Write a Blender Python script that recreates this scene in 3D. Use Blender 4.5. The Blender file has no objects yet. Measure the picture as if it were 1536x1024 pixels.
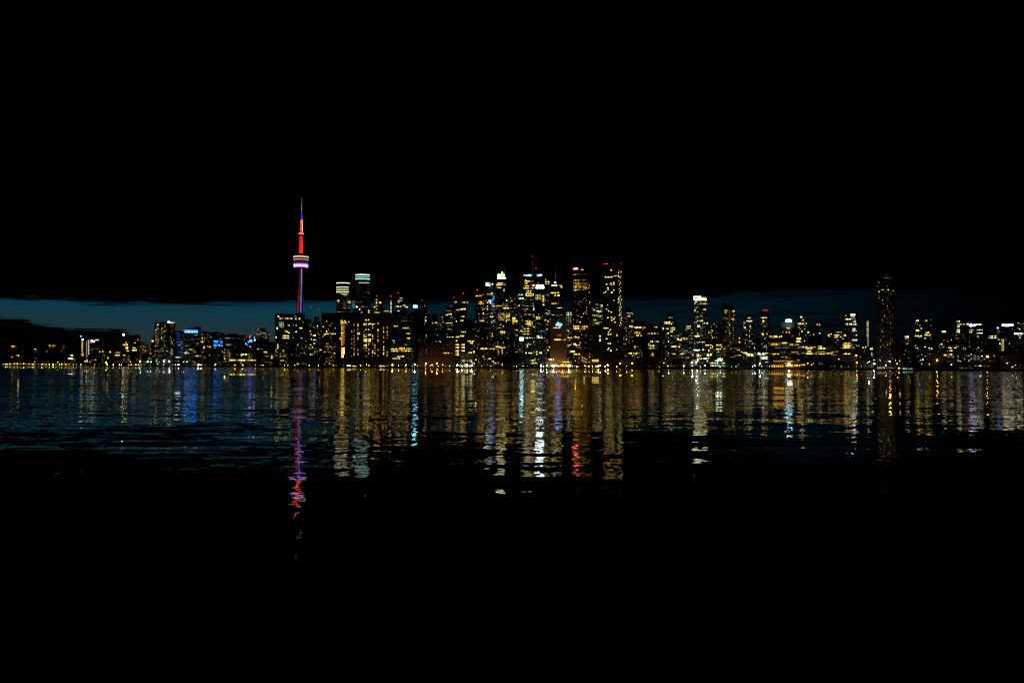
import bpy, bmesh, math, random
from mathutils import Vector, Matrix
random.seed(7)
sc = bpy.context.scene
C = sc.collection
F = 1290.0            # focal length in pixels of the 1536 px wide photograph
CAMH = 3.6
PITCH = math.atan(38.3 / F)
ROLL = 0.0046
CAM = Vector((0, 0, CAMH))
cam = bpy.data.cameras.new('camera'); camo = bpy.data.objects.new('camera', cam); C.objects.link(camo)
cam.sensor_width = 36; cam.lens = F / 1536 * 36; cam.clip_start = .1; cam.clip_end = 60000
RM = Matrix.Rotation(math.pi / 2 + PITCH, 3, 'X') @ Matrix.Rotation(ROLL, 3, 'Z')
camo.matrix_world = Matrix.Translation(CAM) @ RM.to_4x4()
sc.camera = camo
sc.render.engine = 'CYCLES'
sc.view_settings.view_transform = 'Standard'; sc.view_settings.look = 'None'
sc.view_settings.exposure = 0; sc.view_settings.gamma = 1
cy = sc.cycles
cy.max_bounces = 4; cy.diffuse_bounces = 1; cy.glossy_bounces = 3; cy.transmission_bounces = 1; cy.transparent_max_bounces = 4
cy.caustics_reflective = True; cy.sample_clamp_indirect = 0; cy.sample_clamp_direct = 0
cy.use_denoising = True; cy.use_adaptive_sampling = False
cy.filter_width = 1.25
cy.use_light_tree = True

def ray(px, py):
    return (RM @ Vector(((px - 768) / F, -(py - 512) / F, -1))).normalized()
def az(px):
    r = ray(px, 550); return math.atan2(r.x, r.y)
def zat(px, py, Y):                       # height seen at pixel py when standing Y metres north
    r = ray(px, py); return CAMH + r.z / r.y * Y

# ------------------------------------------------------------- materials
def mat(name):
    m = bpy.data.materials.new(name); m.use_nodes = True
    nt = m.node_tree; nt.nodes.clear(); return m, nt
def nd(nt, t, **k):
    n = nt.nodes.new(t)
    for a, b in k.items(): setattr(n, a, b)
    return n
def math_n(nt, op, a, b=None, c=None, clamp=False):
    n = nd(nt, 'ShaderNodeMath', operation=op); n.use_clamp = clamp
    for i, v in enumerate((a, b, c)):
        if v is None: continue
        if hasattr(v, 'links') or hasattr(v, 'is_linked'): nt.links.new(v, n.inputs[i])
        else: n.inputs[i].default_value = v
    return n.outputs[0]
def glow_mat(name, sampling='NONE'):      # a lamp, screen or lit window: its hue and power come from the object's colour
    m, nt = mat(name)
    oi = nd(nt, 'ShaderNodeObjectInfo'); e = nd(nt, 'ShaderNodeEmission'); o = nd(nt, 'ShaderNodeOutputMaterial')
    nt.links.new(oi.outputs['Color'], e.inputs[0]); nt.links.new(e.outputs[0], o.inputs[0])
    m.cycles.emission_sampling = sampling
    return m
M = {}
M['glow'] = glow_mat('lit_window')
M['lamp'] = glow_mat('lamp_light', 'FRONT')
def dim_mat():                            # dim windows and added facade glow, each box its own brightness
    m, nt = mat('dim_windows_facade_glow')
    oi = nd(nt, 'ShaderNodeObjectInfo'); ge = nd(nt, 'ShaderNodeNewGeometry')
    e = nd(nt, 'ShaderNodeEmission'); o = nd(nt, 'ShaderNodeOutputMaterial')
    p = math_n(nt, 'POWER', ge.outputs['Random Per Island'], 2.2)
    s = math_n(nt, 'MULTIPLY_ADD', p, 1.0, 0.06)
    nt.links.new(oi.outputs['Color'], e.inputs[0]); nt.links.new(s, e.inputs[1]); nt.links.new(e.outputs[0], o.inputs[0])
    m.cycles.emission_sampling = 'NONE'
    return m
M['dim'] = dim_mat()
def bay_mat():                            # a lit storey: every bay between two mullions with its own brightness, some dark
    m, nt = mat('lit_bays')
    oi = nd(nt, 'ShaderNodeObjectInfo'); ge = nd(nt, 'ShaderNodeNewGeometry')
    e = nd(nt, 'ShaderNodeEmission'); o = nd(nt, 'ShaderNodeOutputMaterial')
    p = math_n(nt, 'POWER', ge.outputs['Random Per Island'], 2.2)
    nt.links.new(oi.outputs['Color'], e.inputs[0]); nt.links.new(math_n(nt, 'MULTIPLY_ADD', p, 2.9, .08), e.inputs[1]); nt.links.new(e.outputs[0], o.inputs[0])
    m.cycles.emission_sampling = 'NONE'
    return m
M['bays'] = bay_mat()
def wall_mat(name, col, glass, rough, sx=3.6, sz=3.4):
    m, nt = mat(name)
    tc = nd(nt, 'ShaderNodeTexCoord'); sep = nd(nt, 'ShaderNodeSeparateXYZ'); nt.links.new(tc.outputs['Object'], sep.inputs[0])
    fx = math_n(nt, 'FRACT', math_n(nt, 'DIVIDE', math_n(nt, 'ADD', sep.outputs[0], 500), sx))
    fz = math_n(nt, 'FRACT', math_n(nt, 'DIVIDE', sep.outputs[2], sz))
    k = math_n(nt, 'MULTIPLY', math_n(nt, 'GREATER_THAN', fx, .3), math_n(nt, 'GREATER_THAN', fz, .42))
    no = nd(nt, 'ShaderNodeTexNoise'); no.inputs['Scale'].default_value = .06; no.inputs['Detail'].default_value = 5
    nt.links.new(tc.outputs['Object'], no.inputs['Vector'])
    mx = nd(nt, 'ShaderNodeMix', data_type='RGBA'); nt.links.new(k, mx.inputs[0])
    mx.inputs[6].default_value = (*col, 1); mx.inputs[7].default_value = (*glass, 1)
    mv = nd(nt, 'ShaderNodeMix', data_type='RGBA', blend_type='MULTIPLY'); mv.inputs[0].default_value = .6
    nt.links.new(mx.outputs[2], mv.inputs[6]); nt.links.new(no.outputs['Fac'], mv.inputs[7])
    b = nd(nt, 'ShaderNodeBsdfPrincipled'); o = nd(nt, 'ShaderNodeOutputMaterial')
    nt.links.new(mv.outputs[2], b.inputs['Base Color'])
    nt.links.new(math_n(nt, 'MULTIPLY_ADD', k, rough - .7, .7), b.inputs['Roughness'])
    nt.links.new(b.outputs[0], o.inputs[0]); return m
M['concrete'] = wall_mat('concrete_wall', (.22, .19, .16), (.03, .035, .04), .25)
M['glass'] = wall_mat('curtain_wall', (.07, .08, .09), (.03, .04, .05), .2, 2.4, 3.6)
M['brick'] = wall_mat('brick_wall', (.2, .1, .06), (.03, .03, .03), .3, 4.2, 3.2)
M['ribbed'] = wall_mat('ribbed_stone', (.34, .25, .18), (.1, .08, .07), .5, 3.1, 300)
def plain(name, col, rough=.6, metal=0, scale=1.0):
    m, nt = mat(name)
    tc = nd(nt, 'ShaderNodeTexCoord'); no = nd(nt, 'ShaderNodeTexNoise'); no.inputs['Scale'].default_value = scale; no.inputs['Detail'].default_value = 6
    nt.links.new(tc.outputs['Object'], no.inputs['Vector'])
    mx = nd(nt, 'ShaderNodeMix', data_type='RGBA'); nt.links.new(no.outputs['Fac'], mx.inputs[0])
    mx.inputs[6].default_value = (*[c * .6 for c in col], 1); mx.inputs[7].default_value = (*[c * 1.4 for c in col], 1)
    b = nd(nt, 'ShaderNodeBsdfPrincipled'); o = nd(nt, 'ShaderNodeOutputMaterial')
    b.inputs['Roughness'].default_value = rough; b.inputs['Metallic'].default_value = metal
    nt.links.new(mx.outputs[2], b.inputs['Base Color']); nt.links.new(b.outputs[0], o.inputs[0]); return m
M['ground'] = plain('dark_soil', (.05, .05, .045), .9, 0, .05)
M['quay'] = plain('quay_concrete', (.16, .15, .14), .85, 0, .3)
M['metal'] = plain('grey_metal', (.2, .2, .2), .5, .6, 2)
M['roof'] = plain('roofing', (.08, .08, .08), .8, 0, .4)
M['tower'] = plain('tower_concrete', (.3, .29, .27), .7, 0, .1)
M['leaf'] = plain('leaves', (.05, .08, .03), .7, 0, .5)
M['bark'] = plain('bark', (.08, .06, .04), .9, 0, 2)

# ------------------------------------------------------------- helpers
def link(name, me, par=None, m=None):
    o = bpy.data.objects.new(name, me); C.objects.link(o)
    if par is not None: o.parent = par
    if m is not None and me is not None:
        if not me.materials: me.materials.append(m)
    return o
def empty(name, loc, rz=0, label=None, cat=None, group=None):
    o = bpy.data.objects.new(name, None); C.objects.link(o); o.location = loc; o.rotation_euler = (0, 0, rz)
    o.empty_display_size = 5
    if label: o['label'] = label
    if cat: o['category'] = cat
    if group: o['group'] = group
    return o
class MB:
    def __init__(s): s.v = []; s.f = []
    def box(s, x0, x1, y0, y1, z0, z1):
        b = len(s.v)
        s.v += [(x0, y0, z0), (x1, y0, z0), (x1, y1, z0), (x0, y1, z0), (x0, y0, z1), (x1, y0, z1), (x1, y1, z1), (x0, y1, z1)]
        s.f += [tuple(b + i for i in q) for q in ((0, 3, 2, 1), (4, 5, 6, 7), (0, 1, 5, 4), (1, 2, 6, 5), (2, 3, 7, 6), (3, 0, 4, 7))]
        return s
    def prism(s, pts, z0, z1, tops=None):
        b = len(s.v); n = len(pts)
        s.v += [(x, y, z0) for x, y in pts]
        s.v += [(x, y, z1 if tops is None else tops[i]) for i, (x, y) in enumerate(pts)]
        s.f.append(tuple(b + i for i in reversed(range(n)))); s.f.append(tuple(b + n + i for i in range(n)))
        for i in range(n):
            j = (i + 1) % n; s.f.append((b + i, b + j, b + n + j, b + n + i))
        return s
    def lathe(s, prof, n=24, cx=0, cy=0):
        b = len(s.v)
        for r, z in prof:
            for i in range(n):
                a = 2 * math.pi * i / n; s.v.append((cx + r * math.cos(a), cy + r * math.sin(a), z))
        m = len(prof)
        for k in range(m - 1):
            for i in range(n):
                j = (i + 1) % n; s.f.append((b + k * n + i, b + k * n + j, b + (k + 1) * n + j, b + (k + 1) * n + i))
        s.f.append(tuple(b + i for i in reversed(range(n)))); s.f.append(tuple(b + (m - 1) * n + i for i in range(n)))
        return s
    def mesh(s, name, m):
        me = bpy.data.meshes.new(name); me.from_pydata(s.v, [], s.f); me.update()
        if m: me.materials.append(m)
        return me
    def build(s, name, m, par=None):
        return link(name, s.mesh(name, m), par)
def circ(rx, ry, n=24, cy=0):
    return [(rx * math.cos(2 * math.pi * i / n), cy + ry * math.sin(2 * math.pi * i / n)) for i in range(n)]

COL = dict(Y=(1, .64, .1), A=(1, .4, .035), W=(1, .93, .6), C=(.72, .97, 1), T=(.12, .75, .95), B=(.004, .11, 1), R=(1, .03, .05),
           G=(.75, 1, .6), P=(1, .35, .75), L=(.42, .4, 1), K=(1, .73, .17), N=(.05, .35, .7), O=(1, .3, .04))
win_me = MB().box(-.5, .5, -.5, .5, -.5, .5).mesh('window', M['glow'])
orb = MB().lathe([(.05, -.5), (.3, -.42), (.46, -.2), (.5, 0), (.44, .22), (.28, .42), (.05, .5)], 12)
red_me = orb.mesh('warning_light', M['glow'])
lamp_me = orb.mesh('lantern', M['lamp'])
lampq_me = orb.mesh('lantern_small', M['glow'])

BAYS = {}
def bays(w):                              # unit mesh of a storey n bays wide
    n = max(2, round(w / 2.3))
    if n not in BAYS:
        b = MB(); rb_ = random.Random(n * 13)
        for i in range(n):
            g0 = rb_.uniform(.14, .34) / n; b.box(-.5 + i / n + g0, -.5 + (i + 1) / n - g0, -.5, .5, -.5, .5)
        BAYS[n] = b.mesh('lit_bays', M['bays'])
    return BAYS[n]
def glow(name, par, x, y, z, sx, sy, sz, col, k, me=None, rz=0):
    o = link(name, me or win_me, par)
    o.location = (x, y, z); o.scale = (sx, sy, sz); o.rotation_euler.z = rz
    c = COL[col] if isinstance(col, str) else col
    o.color = (c[0] * k, c[1] * k, c[2] * k, 1)
    return o

SH = [(-400, 4300), (0, 3500), (200, 3000), (400, 2420), (560, 2180), (768, 2120), (1100, 2060), (1536, 1880), (2000, 1750)]
def shore(x):
    for (a, p), (b, q) in zip(SH, SH[1:]):
        if x <= b: return p + (q - p) * (x - a) / (b - a)
    return SH[-1][1]
GZ = 3.2

PAL = dict(w='YYYKKWAG', m='YKWWGYGC', c='WWGCKYC', a='AYYAYAK')

FK = .7; WK = .72; WP = .58
def building(x0, x1, yt, D, shape, style, p, k, pal, wm, label, feats=(), cat='high-rise', name='tower_block', side=0, seed=None, wtop=None, wbot=None, tops=None, roofbox=True, group=None, base=GZ):
    """x0..x1 its width and yt its roof as seen in the photograph, D how many metres north it stands"""
    rnd = random.Random(seed if seed is not None else int(x0 * 31 + yt * 7))
    xc = (x0 + x1) / 2; a = az(xc)
    X = D * math.tan(a)
    def facade(px, py):                   # a pixel on the facade plane, as metres across and up
        r = ray(px, py); s = (X * math.sin(a) + D * math.cos(a)) / (r.x * math.sin(a) + r.y * math.cos(a))
        q = r * s; return (q.x - X) * math.cos(a) - (q.y - D) * math.sin(a), q.z + CAMH - base
    H = facade(xc, yt)[1]
    L, R = facade(x0, 540)[0], facade(x1, 540)[0]
    W = R - L
    dp = max(14, min(34, W * 1.0))
    root = empty(name, (X, D, base), -a, label, cat, group)
    yaw = 0
    if side:
        sw = abs(side) * W / (x1 - x0); yaw = math.asin(min(.7, sw / dp)) * (1 if side > 0 else -1)
        fw = (W - sw) / math.cos(yaw)
    # the walls
    b = MB(); frontm = None
    if shape == 'box':
        if side:
            # front left corner at L (side > 0): the right flank shows
            c0 = Vector((L, 0)) if side > 0 else Vector((R, 0))
            d1 = Vector((math.cos(yaw), -math.sin(yaw))) * (1 if side > 0 else -1)
            ang = yaw
            ex = Vector((math.cos(ang), -math.sin(ang))) if side > 0 else Vector((-math.cos(ang), math.sin(ang)))
            ey = Vector((math.sin(ang), math.cos(ang)))
            if side > 0: q = [c0, c0 + ex * fw, c0 + ex * fw + ey * dp, c0 + ey * dp]
            else:
                q = [c0 + ex * fw, c0, c0 + ey * dp, c0 + ex * fw + ey * dp]
            b.prism([tuple(t) for t in q], 0, H)
            frontm = (ang, q)
        else: b.box(L, R, 0, dp, 0, H)
    elif shape == 'cyl':
        b.prism([(x, y) for x, y in circ(W / 2, min(W / 2, 20), 28, min(W / 2, 20))], 0, H)
    elif shape == 'step':
        h1 = H * .9; h2 = H * .8
        b.prism([(L, 0), (R, 0), (R, dp), (L, dp)], 0, h2)
        b.box(L + W * .14, R - W * .1, 1, dp - 1, h2, h1); b.box(L + W * .3, R - W * .25, 2, dp - 2, h1, H)
    elif shape == 'slopeR':               # roof falls to the right
        b.prism([(L, 0), (R, 0), (R, dp), (L, dp)], 0, H, [H, H * .93, H * .93, H])
    elif shape == 'slopeL':
        b.prism([(L, 0), (R, 0), (R, dp), (L, dp)], 0, H, [H * .95, H, H, H * .95])
    elif shape == 'chamfer':
        c = W * .18
        b.prism([(L, c), (L + c, 0), (R - c, 0), (R, c), (R, dp), (L, dp)], 0, H)
    elif shape == 'gable':
        b.box(L, R, 0, dp, 0, H * .8)
        n = len(b.v); b.v += [(L, 0, H * .8), (R, 0, H * .8), (R, dp, H * .8), (L, dp, H * .8), (L, dp / 2, H), (R, dp / 2, H)]
        b.f += [(n, n + 1, n + 5, n + 4), (n + 2, n + 3, n + 4, n + 5), (n + 1, n + 2, n + 5), (n + 3, n, n + 4)]
    b.build('wall', M[wm], root)
    if roofbox and H > 25 and shape in ('box', 'chamfer', 'cyl') and W > 14:
        rb = MB(); ofs = rnd.uniform(-.15, .15) * W
        rb.box(-W * .22 + (L + R) / 2 + ofs, W * .2 + (L + R) / 2 + ofs, dp * .3, dp * .75, H + .02, H + rnd.uniform(2.5, 4.5))
        rb.build('roof_plant', M['roof'], root)
    def ysurf(u, v):                      # how far forward the wall is at u
        if shape == 'cyl':
            r = W / 2; t = min(.98, abs(u) / r); ry = min(W / 2, 20); return ry - ry * math.sqrt(1 - t * t), 0
        if shape == 'step':
            if v > H * .9: return 2, 0
            if v > H * .8: return 1, 0
        if shape == 'chamfer':
            c = W * .18
            if u < L + c: return c - (u - L), 0
            if u > R - c: return c - (R - u), 0
        return 0, 0
    def inside(u, v, w):
        if shape == 'step':
            if v > H * .9: return L + W * .3 < u - w / 2 and u + w / 2 < R - W * .25
            if v > H * .8: return L + W * .14 < u - w / 2 and u + w / 2 < R - W * .1
        return L < u - w / 2 and u + w / 2 < R
    def put(nm, u, v, w, h, col, kk, proud=.25, me=None):
        if me is None and nm in ('window', 'lit_floor') and w > 3.6: me = bays(w)
        if me is None and nm == 'window': h = min(h, 2.4) * .85
        if nm == 'lit_floor': h *= .85
        if shape == 'box' and side:
            s0 = (fw * math.cos(yaw)) if side > 0 else (W - fw * math.cos(yaw))
            t = u - L
            if side > 0: on_front = t < s0
            else: on_front = t > s0
            ex = Vector((math.cos(yaw), -math.sin(yaw))); ey = Vector((math.sin(yaw), math.cos(yaw)))
            if on_front:
                q0 = frontm[1][0]; d = (t if side > 0 else t - s0) / math.cos(yaw)
                pos = q0 + ex * d - ey * proud; return glow(nm, root, pos.x, pos.y, v, w, .3, h, col, kk, me, -yaw)
            if side > 0:
                q0 = frontm[1][1]; d = (t - s0) / max(.05, math.sin(yaw)); pos = q0 + ey * d + ex * proud
            else:
                q0 = frontm[1][0]; d = (s0 - t) / max(.05, math.sin(-yaw)); pos = q0 + ey * d - ex * proud
            return glow(nm, root, pos.x, pos.y, v, .3, min(w, 2.5) * 1.6, h, col, kk, me, -yaw)
        y, _ = ysurf(u, v)
        rz = 0
        if shape == 'cyl' and W > 0: rz = math.asin(max(-.95, min(.95, u / (W / 2))))
        return glow(nm, root, u, y - proud, v, w, .3, h, col, kk, me, rz)
    # features read off the photograph
    nwin = 0
    for f in feats:
        kind = f[0]
        if kind == 'r':
            u, v = facade(f[1], f[2]); s = (f[4] if len(f) > 4 else 2.4) * .85
            if v > H - 1:
                MB().box(u - .2, u + .2, 4.8, 5.2, H - 1, v).build('light_mast', M['metal'], root)
                glow('warning_light', root, u, 5, v + s * .4, s, s, s, 'R', (f[3] if len(f) > 3 else 4) * .6, red_me)
            else: put('warning_light', u, v, s, s, 'R', (f[3] if len(f) > 3 else 4), 1.2, red_me)
        elif kind == 'a':                 # antenna: x, top y, base radius
            u, v = facade(f[1], f[2]); r = f[3] if len(f) > 3 else .8
            MB().lathe([(r, H - 1), (r * .8, H + (v - H) * .5), (r * .25, v)], 8, u, 8).build('antenna', M['metal'], root)
        else:
            nm = dict(w='window', b='lit_floor', s='sign', l='roof_light', c='crown_light')[kind]
            _, xa, xb, ya, yb, col, kk = f[:7]
            kk *= FK if kind in 'wb' else 1
            u0, v1 = facade(xa, ya); u1, v0 = facade(xb, yb)
            um, vm = (u0 + u1) / 2, (v0 + v1) / 2
            if shape == 'cyl' and (u1 - u0) > W * .4:      # a ring that follows the round wall
                ry = min(W / 2, 20); rr = MB(); n = 20; pts = []
                a0 = math.asin(max(-.99, u0 / (W / 2) * .97)); a1 = math.asin(min(.99, u1 / (W / 2) * .97))
                for sgn, e in ((1, .5), (-1, -.1)):
                    rng = range(n + 1) if sgn > 0 else range(n, -1, -1)
                    for i in rng:
                        t = a0 + (a1 - a0) * i / n; pts.append(((W / 2 + e) * math.sin(t), ry - (ry + e) * math.cos(t)))
                rr.prism(pts, v0, v1); o = rr.build(nm, M['glow'], root); c = COL[col] if isinstance(col, str) else col; o.color = (c[0] * kk, c[1] * kk, c[2] * kk, 1)
            elif vm > H:
                MB().box(um - .3, um + .3, 2, 2.4, H - 1, v0 + .2).build('sign_post', M['metal'], root)
                glow(nm, root, um, 2, vm, max(.8, u1 - u0), .8, max(.8, v1 - v0), col, kk)
            else: put(nm, um, vm, max(.8, u1 - u0), max(.8, v1 - v0), col, kk, .5)
            nwin += kind == 'w'
    # lit windows in the building's own rhythm
    k *= WK; p *= WP
    if p > 0:
        vt = (facade(xc, wtop)[1] if wtop else H - 3.5); vb = (facade(xc, wbot)[1] if wbot else 6)
        fh = rnd.choice((3.2, 3.4, 3.6)) if style != 'o' else rnd.choice((3.7, 4.0, 4.2))
        cand = []
        mpp = D / F
        if style == 'c':                  # flats: single rooms lit at random
            cw = rnd.choice((3.4, 3.9, 4.4)); nc = max(1, int((W - 1.5) / cw)); off = (W - nc * cw) / 2
            stack = [rnd.choice((.3, .6, 1, 1.5, 2.0)) for _ in range(nc)]
            v = vb
            while v < vt:
                rowk = rnd.choice((.5, .8, 1, 1.2, 1.7))
                for i in range(nc):
                    if rnd.random() < p * stack[i] * rowk:
                        w = cw * rnd.uniform(.28, .6); cand.append((L + off + (i + .5) * cw, v + rnd.uniform(-.3, .3), w, rnd.uniform(1.1, 1.7)))
                v += fh
        elif style == 'o':                # offices: runs of lit bays along a floor
            v = vb
            while v < vt:
                if rnd.random() < min(1, p * 2.2):
                    u = L + 1 + rnd.uniform(0, W * .5) * (rnd.random() < .6)
                    while u < R - 2:
                        run = min(rnd.uniform(2, 6 + W * .25), R - 1 - u)
                        if run > 1.5 and rnd.random() < .35 + p * .7: cand.append((u + run / 2, v, run, rnd.uniform(1.0, 1.5)))
                        u += run + rnd.uniform(.8, 5)
                v += fh
        elif style == 'v':                # stacks of lit rooms one above another
            nc = max(1, int(W / 10)); cols = [L + W * (i + rnd.uniform(.3, .7)) / nc for i in range(nc)]
            v = vb
            while v < vt:
                for cx in cols:
                    if rnd.random() < p: cand.append((cx + rnd.choice((0, 0, 0, 3.2)), v, rnd.uniform(1.6, 2.8), rnd.uniform(1.5, 2.6)))
                v += 3.3
        cand = [c for c in cand if inside(c[0], c[1], c[2] * .9)]
        rnd.shuffle(cand)
        vals = sorted([min(14, math.exp(rnd.gauss(-.75, 1.3))) for _ in cand], reverse=True)
        room = max(0, 100 - nwin); keep = cand[:room]; rest = cand[room:]
        for c, s in zip(keep, vals):
            put('lit_floor' if style == 'o' and c[2] > 8 else 'window', c[0], c[1], c[2], c[3], rnd.choice(PAL[pal]), k * s)
        # surplus lit windows, plus random dim boxes added to imitate the facade's faint glow
        n2 = int(W * H / 12 * max(p * .8, .3 if wm == 'glass' else .1)) if style != 'v' else int(W * H / 40 * p)
        if len(rest) or n2 > 110:
            d = MB()
            for c in ([] if side else rest):
                y, _ = ysurf(c[0], c[1]); d.box(c[0] - c[2] / 2, c[0] + c[2] / 2, y - .12, y + .05, c[1] - c[3] / 2, c[1] + c[3] / 2)
            for _ in range(min(n2, 1800)):
                w = rnd.uniform(1, 2.6); u = L + round(rnd.uniform(w, W - w) / 2.4) * 2.4; v = vb + round(rnd.uniform(0, max(0, vt - vb)) / fh) * fh
                if not inside(u, v, w) or (shape == 'box' and side): continue
                y, _ = ysurf(u, v); d.box(u - w / 2, u + w / 2, y - .07, y + .05, v - .6, v + .7)
            if d.v:
                o = d.build('dim_window_facade_glow', M['dim'], root); o['kind'] = 'stuff'; c = (.42, .6, .62) if wm == 'glass' else COL['K']; q_ = .3 if wm == 'glass' else .18; o.color = (c[0] * k * q_, c[1] * k * q_, c[2] * k * q_, 1)
    return root

# ------------------------------------------------------------- the towers and blocks, far left to far right
B = building
# --- the far left shore, under the dark cloud
B(14, 25, 517, 3950, 'box', 'c', .03, 1.2, 'w', 'concrete', 'dark slab on the far left shore with one orange band of light near its roof', [('b', 17, 22, 518.5, 520, 'A', 4)])
B(27, 37, 520, 3900, 'box', 'c', .04, 1, 'w', 'glass', 'dim tower on the far left shore with a pair of lit rooms halfway down', [('w', 24, 26, 532, 533.4, 'A', 2.5), ('w', 27, 29, 532.6, 534, 'K', 2.5)])
B(48, 58, 522, 3900, 'step', 'c', .08, .8, 'c', 'glass', 'dim stepped tower on the far left shore with a thin pale light along its top', [('b', 51, 55, 522.8, 524, 'W', 1.8)])
B(71, 85, 515, 3850, 'box', 'c', .03, .8, 'w', 'concrete', 'dark far tower with three lit rooms in a row just under its roof', [('w', 73.6, 75.4, 517, 519, 'K', 2.6), ('w', 78.2, 80.2, 517.6, 519.4, 'A', 3.2), ('w', 81.6, 83, 517.2, 519, 'W', .8), ('w', 69.5, 71, 526, 527.5, 'A', 1.2)])
B(89, 98, 517, 3800, 'box', 'c', .12, .8, 'w', 'glass', 'dim far tower with three red lights stacked near its top', [('r', 95.2, 518.3, 3), ('r', 95.4, 522.3, 2), ('r', 93, 524.8, 3)])
B(104, 111, 525.5, 3700, 'box', 'c', .3, 1, 'm', 'concrete', 'small block with a lit yellow storey just left of the white striped towers', [('b', 105.5, 109.5, 532, 533.6, 'K', 3)])
B(100, 113, 536.5, 3650, 'box', 'c', .2, 1, 'm', 'concrete', 'low hall with a long white strip light along its roof on the far left shore', [('b', 102, 111.5, 537, 538.2, 'W', 5)], cat='hall', name='low_hall')
B(120.5, 127, 507.5, 3500, 'box', 'v', .2, 1, 'w', 'glass', 'slim tower with a tall yellow lit strip and a blue light on its roof', [('l', 120.4, 122.2, 503.4, 505, 'B', 9), ('l', 121, 122, 503.8, 504.6, 'C', 4), ('c', 122.6, 125.4, 508.2, 509.6, 'C', 4)] + [('b', 121.9, 124.4, y, y + 1.3, 'K', 1.0) for y in [511 + i * 1.75 for i in range(10)]] + [('w', 121.5, 126, 530, 531.4, 'A', 2), ('w', 122, 125.5, 532.5, 533.6, 'K', 1.5)])
B(127, 135.2, 507, 3520, 'box', 'n', 0, 1, 'w', 'glass', 'glass tower with two white lit strips running down its front, far left', [('b', 129.1, 130.7, y, y + 1.2, 'W', 1.1) for y in [511.5 + i * 1.8 for i in range(14)]] + [('b', 132.4, 133.8, y, y + 1.2, 'G', 1.5) for y in [510 + i * 2 for i in range(11)]] + [('w', 129.6, 131.2, 539, 543, 'K', 3)])
B(135.4, 148.5, 508, 3540, 'box', 'c', .22, .8, 'w', 'concrete', 'tower with a ragged white lit crown on the far left', [('c', 136, 139.6, 510, 511.2, 'W', 4), ('c', 140, 142.2, 511, 513.2, 'W', 4), ('c', 136.2, 138.6, 512.4, 514, 'P', 1.6), ('c', 143, 148, 509, 510.4, 'W', 1.3)])
B(148.8, 163, 526.5, 3450, 'box', 'c', .25, 1.1, 'w', 'brick', 'low brown block with warm roof lights right of the ragged white crown', [('w', 148.5, 150.6, 526.8, 528.2, 'A', 3.5), ('w', 153, 155, 526, 528, 'A', 4)])
B(161, 170.5, 528.5, 3460, 'box', 'n', .1, 1, 'w', 'ribbed', 'low windowless stone block beside the lamp lit quay, far left', [('w', 164.5, 166, 527, 528.4, 'K', 4), ('w', 161, 163, 536, 537.8, 'A', 3)], cat='low-rise', name='low_block')
B(170.5, 183, 527.5, 3440, 'box', 'o', .12, 1, 'w', 'concrete', 'low block with two warm lit storeys below the white roof lamp, far left', [('b', 173, 181.5, 528, 529.4, 'A', 1.1), ('b', 172.5, 179.5, 532, 533.3, 'K', 2.4)], cat='low-rise', name='low_block')
B(183.5, 194.5, 502.5, 3380, 'step', 'o', .42, 1.3, 'w', 'concrete', 'stepped tower with a round white light on its roof and warm lit floors', [('l', 184, 186.8, 500.3, 503, 'W', 9), ('b', 184, 187.5, 516, 518, 'A', 3), ('b', 188, 192, 519, 524, 'K', 1.5)])
B(194.5, 210, 502.5, 3360, 'chamfer', 'c', .09, .9, 'w', 'glass', 'dim glass tower with a pale blue band over a yellow band at mid height', [('b', 198.3, 204.2, 521, 522.6, 'C', 1.6), ('b', 198, 205, 524.4, 526, 'Y', 2.8), ('w', 202, 203.3, 513.2, 515, 'W', 1.6), ('w', 206, 207.8, 508.6, 510, 'A', 2)])
B(209, 229.5, 518, 3300, 'box', 'c', .8, .75, 'w', 'ribbed', 'broad low apartment block with a dusky pink lit roof band and many warm windows', [('b', 209.6, 228.8, 518.3, 520, (.9, .55, .42), .3)])  # the pink band glows in place of light falling on the wall top
B(226.5, 231, 504, 3220, 'box', 'c', .15, 1, 'w', 'glass', 'narrow dark shoulder building against the left side of the big apartment tower', [('w', 227.4, 230, 510, 512, 'K', 2.6)])
B(231, 262.5, 484.3, 3150, 'box', 'c', .5, 1.15, 'm', 'concrete', 'big dark apartment tower with scattered warm windows and a white and blue roof sign', [('s', 251.8, 254.9, 481.6, 485.2, 'C', 3.2), ('s', 251.2, 252, 481, 485.6, 'B', 3.5), ('s', 255.8, 258.6, 483.2, 484.9, 'W', 2), ('s', 259, 261.4, 483, 484.8, (1, .7, .6), 1), ('w', 235.4, 237.4, 486, 488, 'K', 4), ('b', 246, 256, 535.6, 537, 'C', 2.2), ('l', 236.2, 237.6, 480.8, 481.6, (.1, .1, .1), .05)])
B(262.5, 274.5, 497, 3120, 'box', 'o', .2, .5, 'c', 'glass', 'slim glass block washed in deep blue light beside the big apartment tower', [('b', 271.3, 273.4, y, y + 1.5, 'N' if i % 3 else 'B', 2 if i < 3 else .9) for i, y in enumerate([510.5 + j * 2.3 for j in range(11)])] + [('b', 263 + (i % 3), 271.8, 499 + i * 2.3, 500.1 + i * 2.3, 'B' if i % 2 else 'N', .3 if i < 9 else .16) for i in range(15)] + [('b', 262.8, 272.4, 535, 536.3, 'C', 1.3), ('w', 267, 270, 516.6, 518.4, 'O', 1), ('w', 266, 272, 512, 513.2, 'R', .5), ('w', 268, 271.4, 527, 528, 'R', .8)])
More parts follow.
